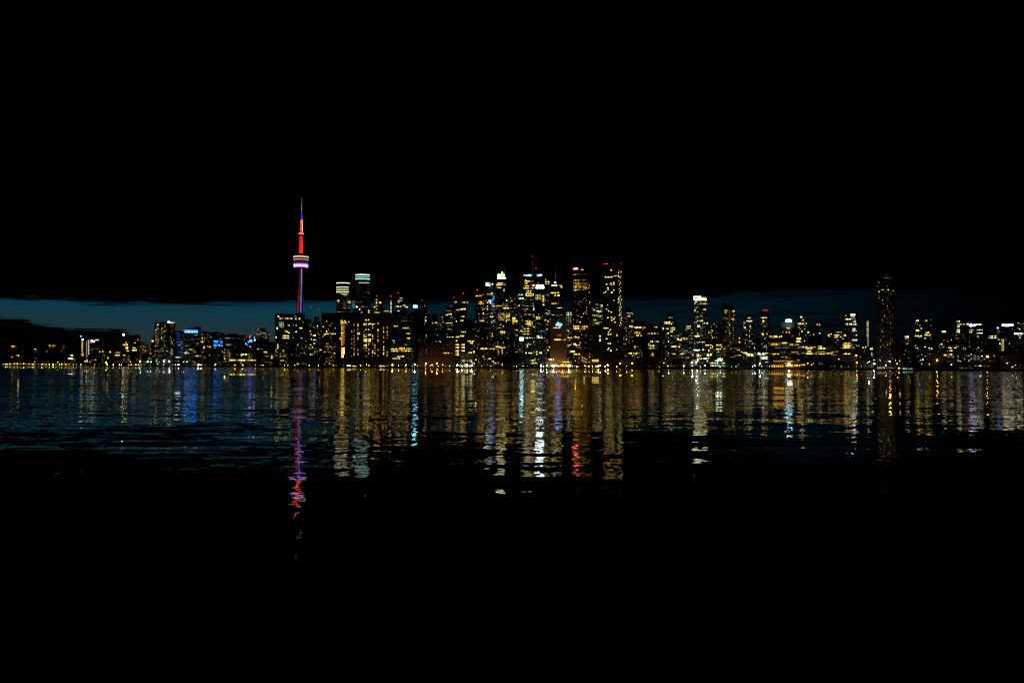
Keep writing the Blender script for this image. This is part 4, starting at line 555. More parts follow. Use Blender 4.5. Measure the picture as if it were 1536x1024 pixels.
B(1154.6, 1176, 543, shore(1165) + 22, 'box', 'n', 0, 1, 'a', 'brick', 'amber lit wharf shed at the water, left of the blazing wharf lamp', [('b', 1157 + i * 3.1, 1159.4 + i * 3.1, 547.2, 550.6, 'Y' if i % 2 else 'A', 2.6) for i in range(6)] + [('b', 1160, 1176, 541.2, 542, 'A', 1.2)], cat='wharf shed', name='wharf_shed')
B(1177, 1212, 544.4, shore(1195) + 22, 'slopeR', 'n', 0, 1, 'a', 'brick', 'long amber lit wharf shed with a sloping roof, right of the blazing wharf lamp', [('b', 1178, 1190, 547, 549.6, 'Y', 3), ('b', 1181, 1186, 544.6, 547.4, 'Y', 6), ('b', 1191, 1200, 546.8, 549, 'A', 3), ('b', 1200.6, 1209, 546, 548, 'A', 2), ('b', 1177, 1190, 541.2, 542, 'A', .9)], cat='wharf shed', name='wharf_shed', roofbox=False)
B(1206, 1286, 532.4, shore(1245) + 70, 'slopeL', 'n', 0, 1, 'w', 'concrete', 'long black windowless industrial hulk on the shore, one tiny white light on it', [('w', 1257.6, 1259, 538, 539, 'W', 3.4)], cat='factory', name='factory_hall', roofbox=False)
B(820, 858, 541.5, shore(840) + 24, 'box', 'n', 0, 1, 'a', 'ribbed', 'low ferry terminal flooded with orange and white light below the brown ribbed tower', [('b', 826, 836, 547, 549.4, 'K', 3), ('b', 836.6, 848, 548, 549.4, 'A', 2.4), ('b', 843, 857, 542, 543.2, 'Y', 3), ('b', 850, 856, 546.6, 549.6, 'K', 3), ('b', 840, 849, 545.8, 547.6, 'A', 2.4)], cat='ferry terminal', name='ferry_terminal', roofbox=False)
B(690, 712, 545.5, shore(700) + 22, 'box', 'n', 0, 1, 'c', 'ribbed', 'low white lit pavilion between two bright quay lamps', [('b', 696, 702, 545.6, 547, 'W', 2.6), ('b', 696, 706, 548.4, 549.6, 'W', 3.4)], cat='pavilion', name='quay_pavilion', roofbox=False)
B(566, 583, 547.4, shore(575) + 18, 'box', 'n', 0, 1, 'c', 'concrete', 'flat quay shelter with a long white light line left of the orange glow', [('b', 567, 582, 548.2, 549.4, 'K', 3)], cat='shelter', name='quay_shelter', roofbox=False)
B(519, 536, 547, shore(528) + 18, 'box', 'n', 0, 1, 'c', 'concrete', 'flat quay shelter with patchy white and yellow lights below the golden column', [('b', 520, 527, 547.4, 549, 'W', 3.4), ('b', 528, 532, 548.4, 550.4, 'Y', 3), ('b', 533, 535, 549, 550.4, 'C', 3)], cat='shelter', name='quay_shelter', roofbox=False)
B(1316, 1372, 549.6, shore(1345) + 14, 'box', 'n', 0, 1, 'a', 'concrete', 'long flat pier shed with a thin orange light line below the lone very tall tower', [('b', 1316, 1344, 551.2, 552, 'A', 2), ('b', 1347, 1350, 551, 553, 'W', 4), ('b', 1354, 1357, 552, 553.4, 'C', 3.4), ('b', 1358.6, 1360, 552, 553.4, 'T', 2.6), ('b', 1362, 1369, 552.6, 553.4, 'G', 1)], cat='pier shed', name='pier_shed', roofbox=False)
B(1438, 1484, 547.5, shore(1460) + 30, 'box', 'n', 0, 1, 'c', 'glass', 'low glazed pavilion with pink white and blue lights under the violet sign tower', [('b', 1440, 1442.4, 547.6, 549.6, 'T', 3.6), ('b', 1461, 1465, 547.6, 549.6, (1, .75, .85), 4), ('b', 1466, 1472, 547.8, 549.4, 'W', 4), ('b', 1453, 1456.6, 548, 549.4, (.7, .5, .6), 1), ('b', 1474.6, 1477.6, 548, 549.6, 'Y', 2.6), ('b', 1480, 1484, 548, 549.6, 'A', 2.6), ('b', 1438, 1460, 551.6, 552.4, 'G', .4)], cat='pavilion', name='quay_pavilion', roofbox=False)

# thin masts with red lamps in the gap right of the tall tower
for px, py, lb in ((465.2, 461.6, 'thin mast with a red lamp just right of the tall tower, the taller of two'), (477.2, 464.6, 'thin mast with a red lamp above the dark stepped tower, the shorter of two')):
    X = 2700 * math.tan(az(px)); z = zat(px, py, 2700); r = empty('lamp_mast', (X, 2700, GZ), 0, lb, 'mast')
    MB().lathe([(.35, 0), (.2, z - GZ)], 6).build('pole', M['metal'], r)
    glow('warning_light', r, 0, 0, z - GZ, 2.2, 2.2, 2.2, 'R', 1.3, red_me)
# ------------------------------------------------------------- the tall tower
def tall_tower():
    D = 2800; xb = 449.6; X = D * math.tan(az(xb))
    def zz(y): return zat(xb + 2, y, D) - GZ
    m = D / F / math.cos(az(xb)) * math.cos(az(xb)) ** 2
    r = empty('observation_tower', (X, D, GZ), -az(xb), 'tall slender concrete tower lit red white and blue, with a round white lit pod', 'tower')
    # three legged shaft
    b = MB(); n = 0; lev = [(0, 30, 9), (60, 21, 8), (120, 15.5, 7.4), (190, 11.8, 7), (260, 9.4, 6.6), (330, 8, 6.4)]
    for z, ro, ri in lev:
        for i in range(6):
            a = math.radians(60 * i - 90)
            if i % 2 == 0:
                for s in (-1, 1): b.v.append((ro * math.cos(a) - s * 2.4 * math.sin(a), ro * math.sin(a) + s * 2.4 * math.cos(a), z))
            else: b.v.append((ri * .7 * math.cos(a), ri * .7 * math.sin(a), z))
    k = 9
    for L in range(len(lev) - 1):
        for i in range(k): j = (i + 1) % k; b.f.append((L * k + i, L * k + j, (L + 1) * k + j, (L + 1) * k + i))
    b.f.append(tuple((len(lev) - 1) * k + i for i in range(k)))
    b.build('shaft', M['tower'], r)
    # light strips in the lift shafts of the shaft
    def strip(name, xa, ya, xb_, yb, w0, w1, col, k0, k1, n, gap=.12, y=-9):
        for i in range(n):
            t0, t1 = i / n, (i + 1 - gap) / n; t = (t0 + t1) / 2
            px = xa + (xb_ - xa) * t; u = (px - (450.7 - .0046 * 0)) * m
            z1, z0 = zz(ya + (yb - ya) * t0), zz(ya + (yb - ya) * t1)
            yy = -(8 + (330 - z0) * .028) - .5
            glow(name, r, u, yy if y is None else y, (z0 + z1) / 2, (w0 + (w1 - w0) * t) * m, .4, z1 - z0, col, k0 + (k1 - k0) * t)
    strip('light_strip', 449.3, 403.5, 447.3, 469, .9, 2.3, (1, .03, .01), .1, .34, 12, .02, None)
    strip('light_strip', 451.9, 404, 451.5, 469, .5, .7, (.55, .42, 1), 1.8, .3, 5, .01, None)
    strip('light_strip', 451.6, 428, 451.2, 469, .9, 1.3, (.12, .1, 1), .6, 1.5, 8, .02, None)
    strip('light_strip', 453.9, 438, 455.4, 470, .5, 1.8, (.01, .22, .5), .06, .26, 8, .02, None)
    # main pod
    pr = 11.2 * m
    zb, zt = zz(403), zz(382)
    MB().lathe([(7.5, zb), (pr * .9, zb + 1), (pr * .93, zz(395)), (pr * .97, zz(392)), (pr, zz(388.8)), (pr * 1.02, zz(384.6)), (pr * .7, zt), (6, zt + 1)], 40).build('pod', M['tower'], r)
    def ring(name, R0, R1, ya, yb, col, k, nn=40):
        o = MB().lathe([(R0 - 1, zz(yb)), (R0, zz(yb)), (R1, zz(ya)), (R1 - 1, zz(ya))], nn).build(name, M['glow'], r)
        c = COL[col] if isinstance(col, str) else col; o.color = (c[0] * k, c[1] * k, c[2] * k, 1); return o
    ring('pod_light', pr * .95, pr * .98, 397.8, 400.6, (.7, .28, 1), 2.6)
    ring('pod_light', pr * .985, pr * .99, 396.2, 397.2, (1, .25, .85), 1)
    ring('pod_light', pr * .95, pr * .95, 401, 401.8, (.35, .3, 1), .6)
    ring('pod_light', pr * .99, pr * 1.0, 391.6, 395, (.02, .02, .16), .5)
    ring('deck_window', pr * 1.03, pr * 1.035, 389.4, 390.2, (1, .6, .3), .8)
    ring('deck_window', pr * 1.04, pr * 1.04, 385, 386.6, (1, .72, .36), 1.0)
    ring('deck_window', pr * .55, pr * .55, 383.4, 384.2, (1, .85, .6), 1.6)
    # upper shaft with red light strips
    MB().lathe([(5.2, zt), (3.9, zz(353))], 12).build('upper_shaft', M['tower'], r)
    for i in range(10):
        a = 2 * math.pi * (i + .5) / 10
        for j in range(4):
            t = j / 4; rr_ = 5.4 - 1.3 * (t + .12); z0 = zz(380) + (zz(354) - zz(380)) * t; z1 = z0 + (zz(354) - zz(380)) * .245
            glow('light_strip', r, rr_ * math.cos(a), rr_ * math.sin(a), (z0 + z1) / 2, 1.6, 1.6, z1 - z0, (1, .02, .012), (1.1, 2.4, 1.6)[i % 3] * (1 - .12 * j))
    MB().lathe([(4.2, zz(353)), (7.4, zz(351.8)), (7.6, zz(349.6)), (4, zz(348))], 20).build('upper_pod', M['tower'], r)
    ring('pod_light', 7.9, 7.9, 350, 351.6, (1, .12, .1), 2.6, 20)
    for k_ in (0, 1, 2, 3, 4): glow('pod_light', r, -7 + k_ * 3.5, -8.2, zz(350.8), 1.3, .5, 2, (1, .5, .5), 1.6)
    MB().lathe([(3.3, zz(348)), (2.6, zz(329)), (2.3, zz(320)), (.8, zz(319)), (.45, zz(297.5))], 10).build('mast', M['metal'], r)
    for i in range(8):
        a = 2 * math.pi * (i + .5) / 8 
        for j in range(3):
            z0 = zz(348) + (zz(329.5) - zz(348)) * j / 3; z1 = z0 + (zz(329.5) - zz(348)) / 3 * .98
            rr_ = 3.5 - .2 * j; c = (1, .04, .02) if i % 4 != 3 else (1, .4, .35)
            glow('light_strip', r, rr_ * math.cos(a), rr_ * math.sin(a), (z0 + z1) / 2, 1.3, 1.3, z1 - z0, c, (1.5, 2.4)[i % 2])
        glow('light_strip', r, 2.8 * math.cos(a), 2.8 * math.sin(a), (zz(320.4) + zz(329)) / 2, 1.2, 1.2, zz(320.4) - zz(329), (.02, .03, 1), .6)
    glow('light_strip', r, 1.6, -3, zz(326.6), 1.6, .6, 3.6, (1, .2, .7), 1.5)
    for j in range(5):
        z0 = zz(319) + (zz(298) - zz(319)) * j / 5; z1 = z0 + (zz(298) - zz(319)) / 5 * .96
        glow('light_strip', r, 0, -.9, (z0 + z1) / 2, 1.0, .4, z1 - z0, (1, .45, .55), (.9, .8, .7, .45, .35)[j])
    glow('warning_light', r, 0, 0, zz(298.2), 2, 2, 3, (1, .25, .2), 1.2, red_me)
tall_tower()

# ------------------------------------------------------------- quay lamps
def lamp_proto(): return None
pole_mesh = MB().lathe([(.28, 0), (.2, .1), (.13, .55), (.09, .97), (.16, .985), (.16, 1.0)], 8).mesh('pole', M['metal'])
def lamp(px, py, Dofs, size, col, k, label, group=None, lit=False, D=None, name='street_lamp', cat='street lamp'):
    D = D or shore(px) + Dofs
    X = D * math.tan(az(px)); z = zat(px, py, D)
    h = max(2.5, z - GZ)
    r = empty(name, (X, D, GZ), 0, label, cat, group)
    p = link('pole', pole_mesh, r); p.scale = (1 + size * .3, 1 + size * .3, h - size * .4)
    glow('lantern', r, 0, 0, h, size, size, size * .8, col, k, lamp_me if lit else lampq_me)
    return r
BIG = [
 (588.6, 547, 14, 3.4, (1, .3, .01), 30, 'orange quay lamp with a wide glow below the foot of the broad black office block', 1),
 (638.4, 544.6, 10, 2.6, (1, 0.36, 0.007), 30, 'left of the two orange quay lamps in front of the brown lit building', 1),
 (655.4, 545, 10, 2.6, (1, 0.37, 0.008), 34, 'right of the two orange quay lamps in front of the brown lit building', 1),
 (911.6, 547.4, 12, 3.8, (1, 0.45, 0.006), 30, 'big yellow quay lamp at the foot of the tallest black tower', 1),
 (907.8, 549.4, 12, 2.2, (1, 0.50, 0.015), 20, 'small warm lamp just left of the big yellow quay lamp', 0),
 (930.2, 544.6, 12, 2.8, (1, 0.42, 0.010), 30, 'pale orange quay lamp right of the big yellow one', 1),
 (948.4, 544.4, 12, 2.8, (1, 0.30, 0.003), 32, 'deep orange quay lamp below the brown lit block with the golden bar above', 1),
 (995.2, 544.2, 12, 2.3, (1, 0.40, 0.009), 30, 'lone orange quay lamp below the stepped tower with the black cap', 1),
 (1284.8, 532.8, 30, 2.6, (1, 0.36, 0.006), 24, 'upper of two amber lamps stacked at the right end of the factory hulk', 1),
 (1285.4, 543.8, 22, 2.6, (1, 0.37, 0.008), 24, 'lower of two amber lamps stacked at the right end of the factory hulk', 1),
 (1335.4, 541.6, 16, 2.4, (1, 0.35, 0.005), 12, 'orange lamp at the foot of the lone very tall tower', 1),
 (1405.8, 540, 14, 2.6, (1, 0.36, 0.007), 28, 'orange lamp right of the black pair of towers', 1),
 (1480.8, 534.4, 24, 2.8, (1, 0.36, 0.010), 26, 'high orange lamp right of the violet sign tower', 1),
 (416.8, 533, 20, 2.8, (1, 0.40, 0.010), 22, 'warm orange lamp in front of the lit mid-rise block left of the tall tower', 1),
 (1183.6, 546.4, 8, 4.2, (1, 0.68, 0.14), 34, 'blazing warm lamp between the two wharf sheds', 1),
 (622, 546.4, 8, 3.2, (.4, .85, 1), 30, 'cyan white quay lamp right of the broad black office block', 1),
 (686.2, 547, 10, 3.4, (1, .85, .6), 24, 'white quay lamp at the left end of the white lit pavilion', 1),
 (693, 549, 8, 2.4, (.8, .95, 1), 20, 'cool white quay lamp in front of the white lit pavilion', 0),
 (707.4, 548, 8, 3, (.95, .95, .9), 22, 'white quay lamp at the right end of the white lit pavilion', 1),
 (811.8, 548.6, 8, 3.4, (.75, 1, .98), 36, 'cold white lamp at the water between the dark office block and the ferry terminal', 1),
 (830, 549, 8, 3.2, (1, .72, .5), 34, 'pinkish white lamp at the left end of the ferry terminal', 1),
 (853.4, 549, 8, 3.6, (1, 0.65, 0.14), 30, 'warm white lamp at the right end of the ferry terminal', 1),
 (897.4, 549, 8, 2.8, (1, 0.68, 0.16), 20, 'warm double lamp left of the big yellow quay lamp', 0),
 (1038.4, 543.8, 24, 3.4, (.95, 1, 1), 24, 'oval white floodlight below the white crowned tower', 0),
 (1046.4, 539.8, 40, 2.6, (.95, 1, 1), 18, 'upper white floodlight right of the oval one', 0),
 (1044.6, 544, 24, 2, 'W', 20, 'small white lamp just right of the oval floodlight', 0),
 (1139.4, 545.2, 16, 2.6, (.75, .95, 1), 22, 'brighter of two cool white lamps left of the amber wharf', 1),
 (1132, 548.2, 14, 2, (.75, .95, 1), 20, 'fainter of two cool white lamps left of the amber wharf', 0),
 (1311.2, 545.4, 8, 4.0, (.72, .88, 1), 50, 'dazzling blue white quay floodlight left of the lone very tall tower', 1),
 (254, 542, 30, 3.2, (.9, 1, .95), 22, 'bright white lamp below the big apartment tower, the largest of its row', 1),
 (245.2, 541.8, 30, 2.8, (.9, 1, .95), 18, 'second largest white lamp in the row below the big apartment tower', 0),
 (1002.4, 548.8, 10, 2.2, 'C', 14, 'cool white lamp low at the water right of the lone orange one', 0),
 (1025.6, 548.8, 10, 2.6, 'Y', 16, 'yellow lamp low at the water left of the oval floodlight', 0),
 (297.4, 548.4, 14, 3.2, (1, .95, .7), 18, 'bright white lamp at the water below the blue crowned office tower', 0),
 (1427.4, 547, 22, 1.6, 'W', 8, 'small white lamp right of the lone orange lamp near the black pair', 0),
 (1511, 544.6, 18, 2, (.5, .7, 1), 14, 'left of two blue white lamps on the shore at the far right', 0),
 (1517, 544.4, 18, 2.4, (.7, .85, 1), 16, 'right of two blue white lamps on the shore at the far right', 0),
 (1523.6, 547.6, 14, 2.2, (.95, 1, .8), 12, 'white lamp just right of the blue white pair on the far right shore', 0),
 (1518.6, 549.8, 14, 1.8, 'A', 14, 'amber lamp under the blue white pair on the far right shore', 0),
 (1328.6, 547.6, 12, 1.8, (.6, .85, 1), 10, 'small pale blue lamp beside the foot of the lone very tall tower', 0),
]
for px, py, do, s, c, k, lb, lit in BIG: lamp(px, py, do, s * .72, c, k * 5.0, lb, None, bool(lit))
rl = random.Random(3)
def row(x0, x1, step, yf, cols, k, label, group, s=1.5, jit=.8, do=14):
    x = x0
    while x < x1:
        lamp(x, yf(x) + rl.uniform(-jit, jit), do + rl.uniform(0, 10), s * rl.uniform(.45, .95), rl.choice(cols), k * rl.choice((.4, 1, 3, 7, 16)), label, group)
        x += step * 2.15 * rl.uniform(.45, 1.6)
YW = [(1, .5, .02), (1, .6, .06), (1, .74, .24), (1, .38, .01), (1, .55, .03)]
row(5, 56, 1.5, lambda x: 546.9, YW, 2.2, 'small yellow lamp in the dense string along the far left shore', 'lamps strung along the far left shore', 2.3, .35, 20)
row(14, 42, 2.2, lambda x: 544.9, YW, 1.2, 'small yellow lamp in the second string above the far left shore line', 'upper lamps of the far left shore', 2.4, .6, 60)
row(50, 110, 1.9, lambda x: 546.6, YW, 2.4, 'yellow shore lamp below the far dark towers', 'shore lamps below the far dark towers', 2.4, .5, 20)
row(52, 92, 4.4, lambda x: 542.8, YW + [(1, .95, .85)], 4, 'pale lamp in the upper row below the far dark towers', 'upper lamps below the far dark towers', 2.4, .6, 70)
row(110, 200, 2.8, lambda x: 546.8 + (x - 110) * .012, YW + [(1, .9, .7)], 2.6, 'warm shore lamp below the white striped towers', 'shore lamps below the white striped towers', 2.2, .8, 20)
row(112, 200, 5.5, lambda x: 541.5, YW, 4, 'warm lamp in the upper row below the white striped towers', 'upper lamps below the white striped towers', 2, 2.4, 60)
row(193, 214, 1.2, lambda x: 548.2, YW, 1.6, 'amber lamp in the close string left of the pavilion', 'close string of amber lamps', 2, .2, 16)
row(212, 288, 4.2, lambda x: 548.2, [(.85, 1, .75), (1, .9, .6), (1, .8, .45)], 5, 'pale lamp at the water below the big apartment tower', 'water level lamps below the big apartment tower', 1.9, .4, 14)
row(210, 242, 3.6, lambda x: 542.2, [(.55, 1, .95), (.8, 1, .95)], 7, 'teal white lamp in the raised row left of the bright white lamp', 'raised row of teal white lamps', 1.9, .6, 34)
row(275, 284, 2.6, lambda x: 542.4, [(.6, 1, .95)], 6, 'teal white lamp below the blue crowned office tower', 'teal lamps below the blue crown', 1.9, 1, 34)
row(291, 410, 3.4, lambda x: 548.2 + (x - 290) * .006, YW + [(.8, 1, .9), (1, .95, .8)], 6.5, 'quay lamp along the promenade left of the tall tower', 'promenade lamps left of the tall tower', 1.6, .7, 14)
row(295, 410, 6, lambda x: 544.5, YW + [(.8, 1, .9)], 5, 'lamp in the upper row of the promenade left of the tall tower', 'upper promenade lamps left of the tall tower', 1.5, 1.5, 36)
row(408, 500, 4.6, lambda x: 548.6, YW, 5.5, 'quay lamp below the dark residential blocks by the tall tower', 'quay lamps by the tall tower', 1.4, 1.1, 14)
row(410, 440, 3.2, lambda x: 540, YW, 5, 'warm lamp in the yard below the lit mid-rise block', 'yard lamps left of the low black shed', 1.4, 3.4, 30)
row(500, 690, 3.4, lambda x: 549, YW + [(1, .95, .85), (.75, 1, 1)], 7, 'quay lamp along the central waterfront left of the white pavilion', 'central quay lamps left', 1.3, .9, 12)
row(520, 628, 6.5, lambda x: 546.5, YW + [(1, .95, .85), (.75, 1, 1)], 6, 'lamp set back from the quay below the wide black hotel', 'set back lamps below the hotel', 1.2, 1.8, 30)
row(714, 905, 4.2, lambda x: 549.4, YW + [(1, .9, .8)], 7, 'quay lamp along the central waterfront right of the white pavilion', 'central quay lamps right', 1.2, .8, 12)
row(815, 905, 3.0, lambda x: 548.6, [(1, .6, .3), (1, .75, .5), (1, .45, .15)], 9, 'orange white lamp in the crowded strip around the ferry terminal', 'lamps around the ferry terminal', 1.5, .9, 9)
row(918, 1036, 7, lambda x: 549.4, YW + [(1, .9, .8)], 5, 'faint quay lamp along the dark stretch right of the big yellow lamp', 'faint quay lamps right of the big yellow lamp', 1.0, 1, 12)
row(1044, 1158, 3.2, lambda x: 548.6, [(1, .95, .8), (.7, .95, 1), (1, .8, .45)], 9, 'white quay lamp in front of the market hall', 'quay lamps by the market hall', 1.25, 2.0, 14)
row(1044, 1110, 3.4, lambda x: 542.5, [(1, .95, .75), (1, .85, .5)], 6, 'lamp in the upper row behind the market hall', 'upper lamps by the market hall', 1.3, 2.6, 40)
row(1206, 1240, 2.6, lambda x: 545.4, [(1, .55, .15), (1, .8, .5), (1, .6, .25)], 7, 'amber lamp in the yard right of the long wharf shed', 'yard lamps right of the wharf', 1.3, 1.6, 16)
row(1240, 1300, 4.6, lambda x: 549.4, [(1, .45, .15), (1, .6, .3)], 2.6, 'dim amber lamp at the water below the black factory hulk', 'dim lamps below the factory', 1.2, .6, 12)
row(1290, 1345, 3.6, lambda x: 542.5, [(1, .6, .25), (1, .85, .6), (.7, .9, 1)], 5, 'lamp scattered around the foot of the lone very tall tower', 'lamps at the foot of the lone tall tower', 1.2, 4, 34)
row(1346, 1440, 9, lambda x: 546, YW + [(1, .9, .8)], 6, 'scattered lamp on the dark shore right of the pier shed', 'scattered lamps right of the pier shed', 1.2, 3.5, 20)
row(1440, 1536, 9, lambda x: 545, YW + [(1, .9, .8), (.7, .85, 1)], 6, 'scattered lamp among the trees at the far right', 'scattered lamps at the far right', 1.2, 4, 24)

def flood(px, D, h, s, col, k, label, dx=0):
    X = D * math.tan(az(px)); r = empty('floodlight', (X, D, GZ), 0, label, 'floodlight')
    MB().lathe([(.3, 0), (.2, h)], 8).build('pole', M['metal'], r)
    glow('lantern', r, 0, 0, h, s, s, s * .8, col, k, lamp_me)
OR = (1, .38, .07)
flood(830, 2196, 4, 2.2, (1, .48, .24), 130, 'orange floodlight at the left foot of the brown ribbed tower, behind the ferry terminal')
flood(838, 2194, 4, 2.4, (1, .52, .3), 190, 'orange floodlight at the middle foot of the brown ribbed tower, behind the ferry terminal')
flood(846, 2196, 4, 2.2, (1, .48, .24), 130, 'orange floodlight at the right foot of the brown ribbed tower, behind the ferry terminal')
flood(862, 2190, 4, 1.8, OR, 120, 'orange floodlight between the ferry terminal and the tall reddish tower')
flood(898, 2238, 4, 2.0, OR, 90, 'orange floodlight lighting the slate slab beside the tallest black tower')
flood(925, 2208, 3, 1.8, OR, 16, 'orange floodlight at the foot of the tallest black tower')
flood(648, 2170, 5, 2.0, OR, 24, 'orange floodlight below the left half of the brown lit building')
flood(664, 2170, 5, 2.0, OR, 20, 'orange floodlight below the right half of the brown lit building')
flood(697, 2184, 4, 2.0, (.75, 1, .7), 170, 'greenish floodlight at the left foot of the ribbed stone building')
flood(705, 2184, 4, 2.0, (.75, 1, .7), 170, 'greenish floodlight at the right foot of the ribbed stone building')
flood(960, 2166, 4, 1.8, OR, 60, 'dim orange floodlight below the dark block with the bright golden bar')
flood(1350, 2056, 4, 1.8, OR, 30, 'orange floodlight below the dark brown block by the lone very tall tower')
flood(220, 3284, 5, 2.6, (1, .6, .45), 130, 'pinkish floodlight at the foot of the block with the pink roof band')
# ------------------------------------------------------------- trees
def tree_meshes(seed):
    rn = random.Random(seed); t = MB(); t.lathe([(.5, 0), (.36, 2), (.26, 5), (.12, 8)], 7)
    for i in range(5):
        a = rn.uniform(0, 6.28); z = rn.uniform(2.6, 4.6); n = len(t.v); e = Vector((math.cos(a) * 3, math.sin(a) * 3, z + 3))
        for (c, rr_) in ((Vector((0, 0, z)), .2), (e, .06)):
            for q in range(4): t.v.append(tuple(c + Vector((math.cos(q * 1.57 + .7) * rr_, math.sin(q * 1.57 + .7) * rr_, 0))))
        for q in range(4): p = (q + 1) % 4; t.f.append((n + q, n + p, n + 4 + p, n + 4 + q))
    c = MB(); clumps = [(rn.uniform(-2.8, 2.8), rn.uniform(-2.4, 2.4), rn.uniform(4, 10.5), rn.uniform(1.2, 2.2)) for _ in range(16)]
    for x, y, z, s in clumps:
        for _ in range(55):
            d = Vector((rn.gauss(0, 1), rn.gauss(0, 1), rn.gauss(0, .8))).normalized() * s * rn.uniform(.5, 1.1); p = Vector((x, y, z)) + d
            u = Vector((rn.gauss(0, 1), rn.gauss(0, 1), rn.gauss(0, 1))).normalized() * .34; w = u.cross(Vector((rn.gauss(0, 1), rn.gauss(0, 1), 1))).normalized() * .26
            n = len(c.v); c.v += [tuple(p - u), tuple(p + w), tuple(p + u), tuple(p - w)]; c.f.append((n, n + 1, n + 2, n + 3))
    return t.mesh('trunk', M['bark']), c.mesh('crown', M['leaf'])
TM = [tree_meshes(s) for s in (1, 2, 3, 4)]
rt = random.Random(9)
def trees(x0, x1, step, top, label, group, do=(8, 30)):
    x = x0
    while x < x1:
        D = shore(x) + rt.uniform(*do); X = D * math.tan(az(x)); h = (zat(x, top + rt.uniform(-1.5, 2), D) - GZ) / 11.5
        r = empty('broadleaf_tree', (X, D, GZ), rt.uniform(0, 6.28), label, 'tree', group); r.scale = (h * 1.15, h * 1.15, h)
        tm = rt.choice(TM); link('trunk', tm[0], r); link('crown', tm[1], r); x += step * rt.uniform(.6, 1.4)
trees(229, 272, 5, 542, 'dark tree between the white lamps below the big apartment tower', 'trees below the big apartment tower')
trees(330, 410, 6, 544, 'dark tree on the promenade below the yellow gallery terrace', 'trees by the yellow gallery')
trees(436, 480, 5, 541, 'dark tree by the low black shed', 'trees by the low black shed')
trees(540, 586, 6, 541, 'black tree at the foot of the wide black hotel', 'trees by the hotel')
trees(745, 782, 4.5, 531, 'black tree right of the golden outlined block', 'trees right of the golden outlined block')
trees(935, 1036, 5, 538, 'black tree on the unlit shore around the lone orange lamp', 'trees on the unlit central shore')
trees(1092, 1132, 4.6, 537, 'dark tree right of the market hall', 'trees right of the market hall')
trees(1230, 1300, 6, 541, 'black tree in front of the factory hulk', 'trees by the factory')
trees(1362, 1440, 5.5, 541, 'black tree on the shore right of the lone very tall tower', 'trees right of the lone tall tower')
trees(1440, 1545, 6, 541, 'black tree on the shore at the far right of the city', 'trees at the far right')

# ------------------------------------------------------------- ground, quay, water
pts = []
for px in (-900, -400, -150, 0, 60, 100, 140, 200, 300, 400, 480, 560, 620, 700, 768, 850, 950, 1050, 1100, 1200, 1300, 1400, 1536, 1700, 2400):
    D = (shore(px) if -400 <= px <= 2000 else (4300 if px < 0 else 1700)) + (rt.uniform(-10, 10) if px > 0 else 0) - 2
    pts.append((D * (px - 768) / F, D))
g = MB(); n = len(pts)
g.v += [(x, y, GZ) for x, y in pts] + [(pts[-1][0] * 6, 16000, GZ), (pts[0][0] * 4, 16000, GZ)]
g.f.append(tuple(range(n + 2)))
gr_ = g.build('ground', M['ground']); gr_['kind'] = 'structure'
q = MB()
for i, (x, y) in enumerate(pts): q.v += [(x, y - .05, -2), (x, y - .05, GZ - .004), (x, y - .6, GZ - .004), (x, y - .6, -2)]
for i in range(n - 1):
    a, b = i * 4, i * 4 + 4; q.f += [(a + 1, a + 2, b + 2, b + 1), (a + 2, a + 3, b + 3, b + 2)]
qo = q.build('quay_wall', M['quay']); qo['label'] = 'long low dark concrete quay wall along the whole city shore'; qo['category'] = 'quay wall'

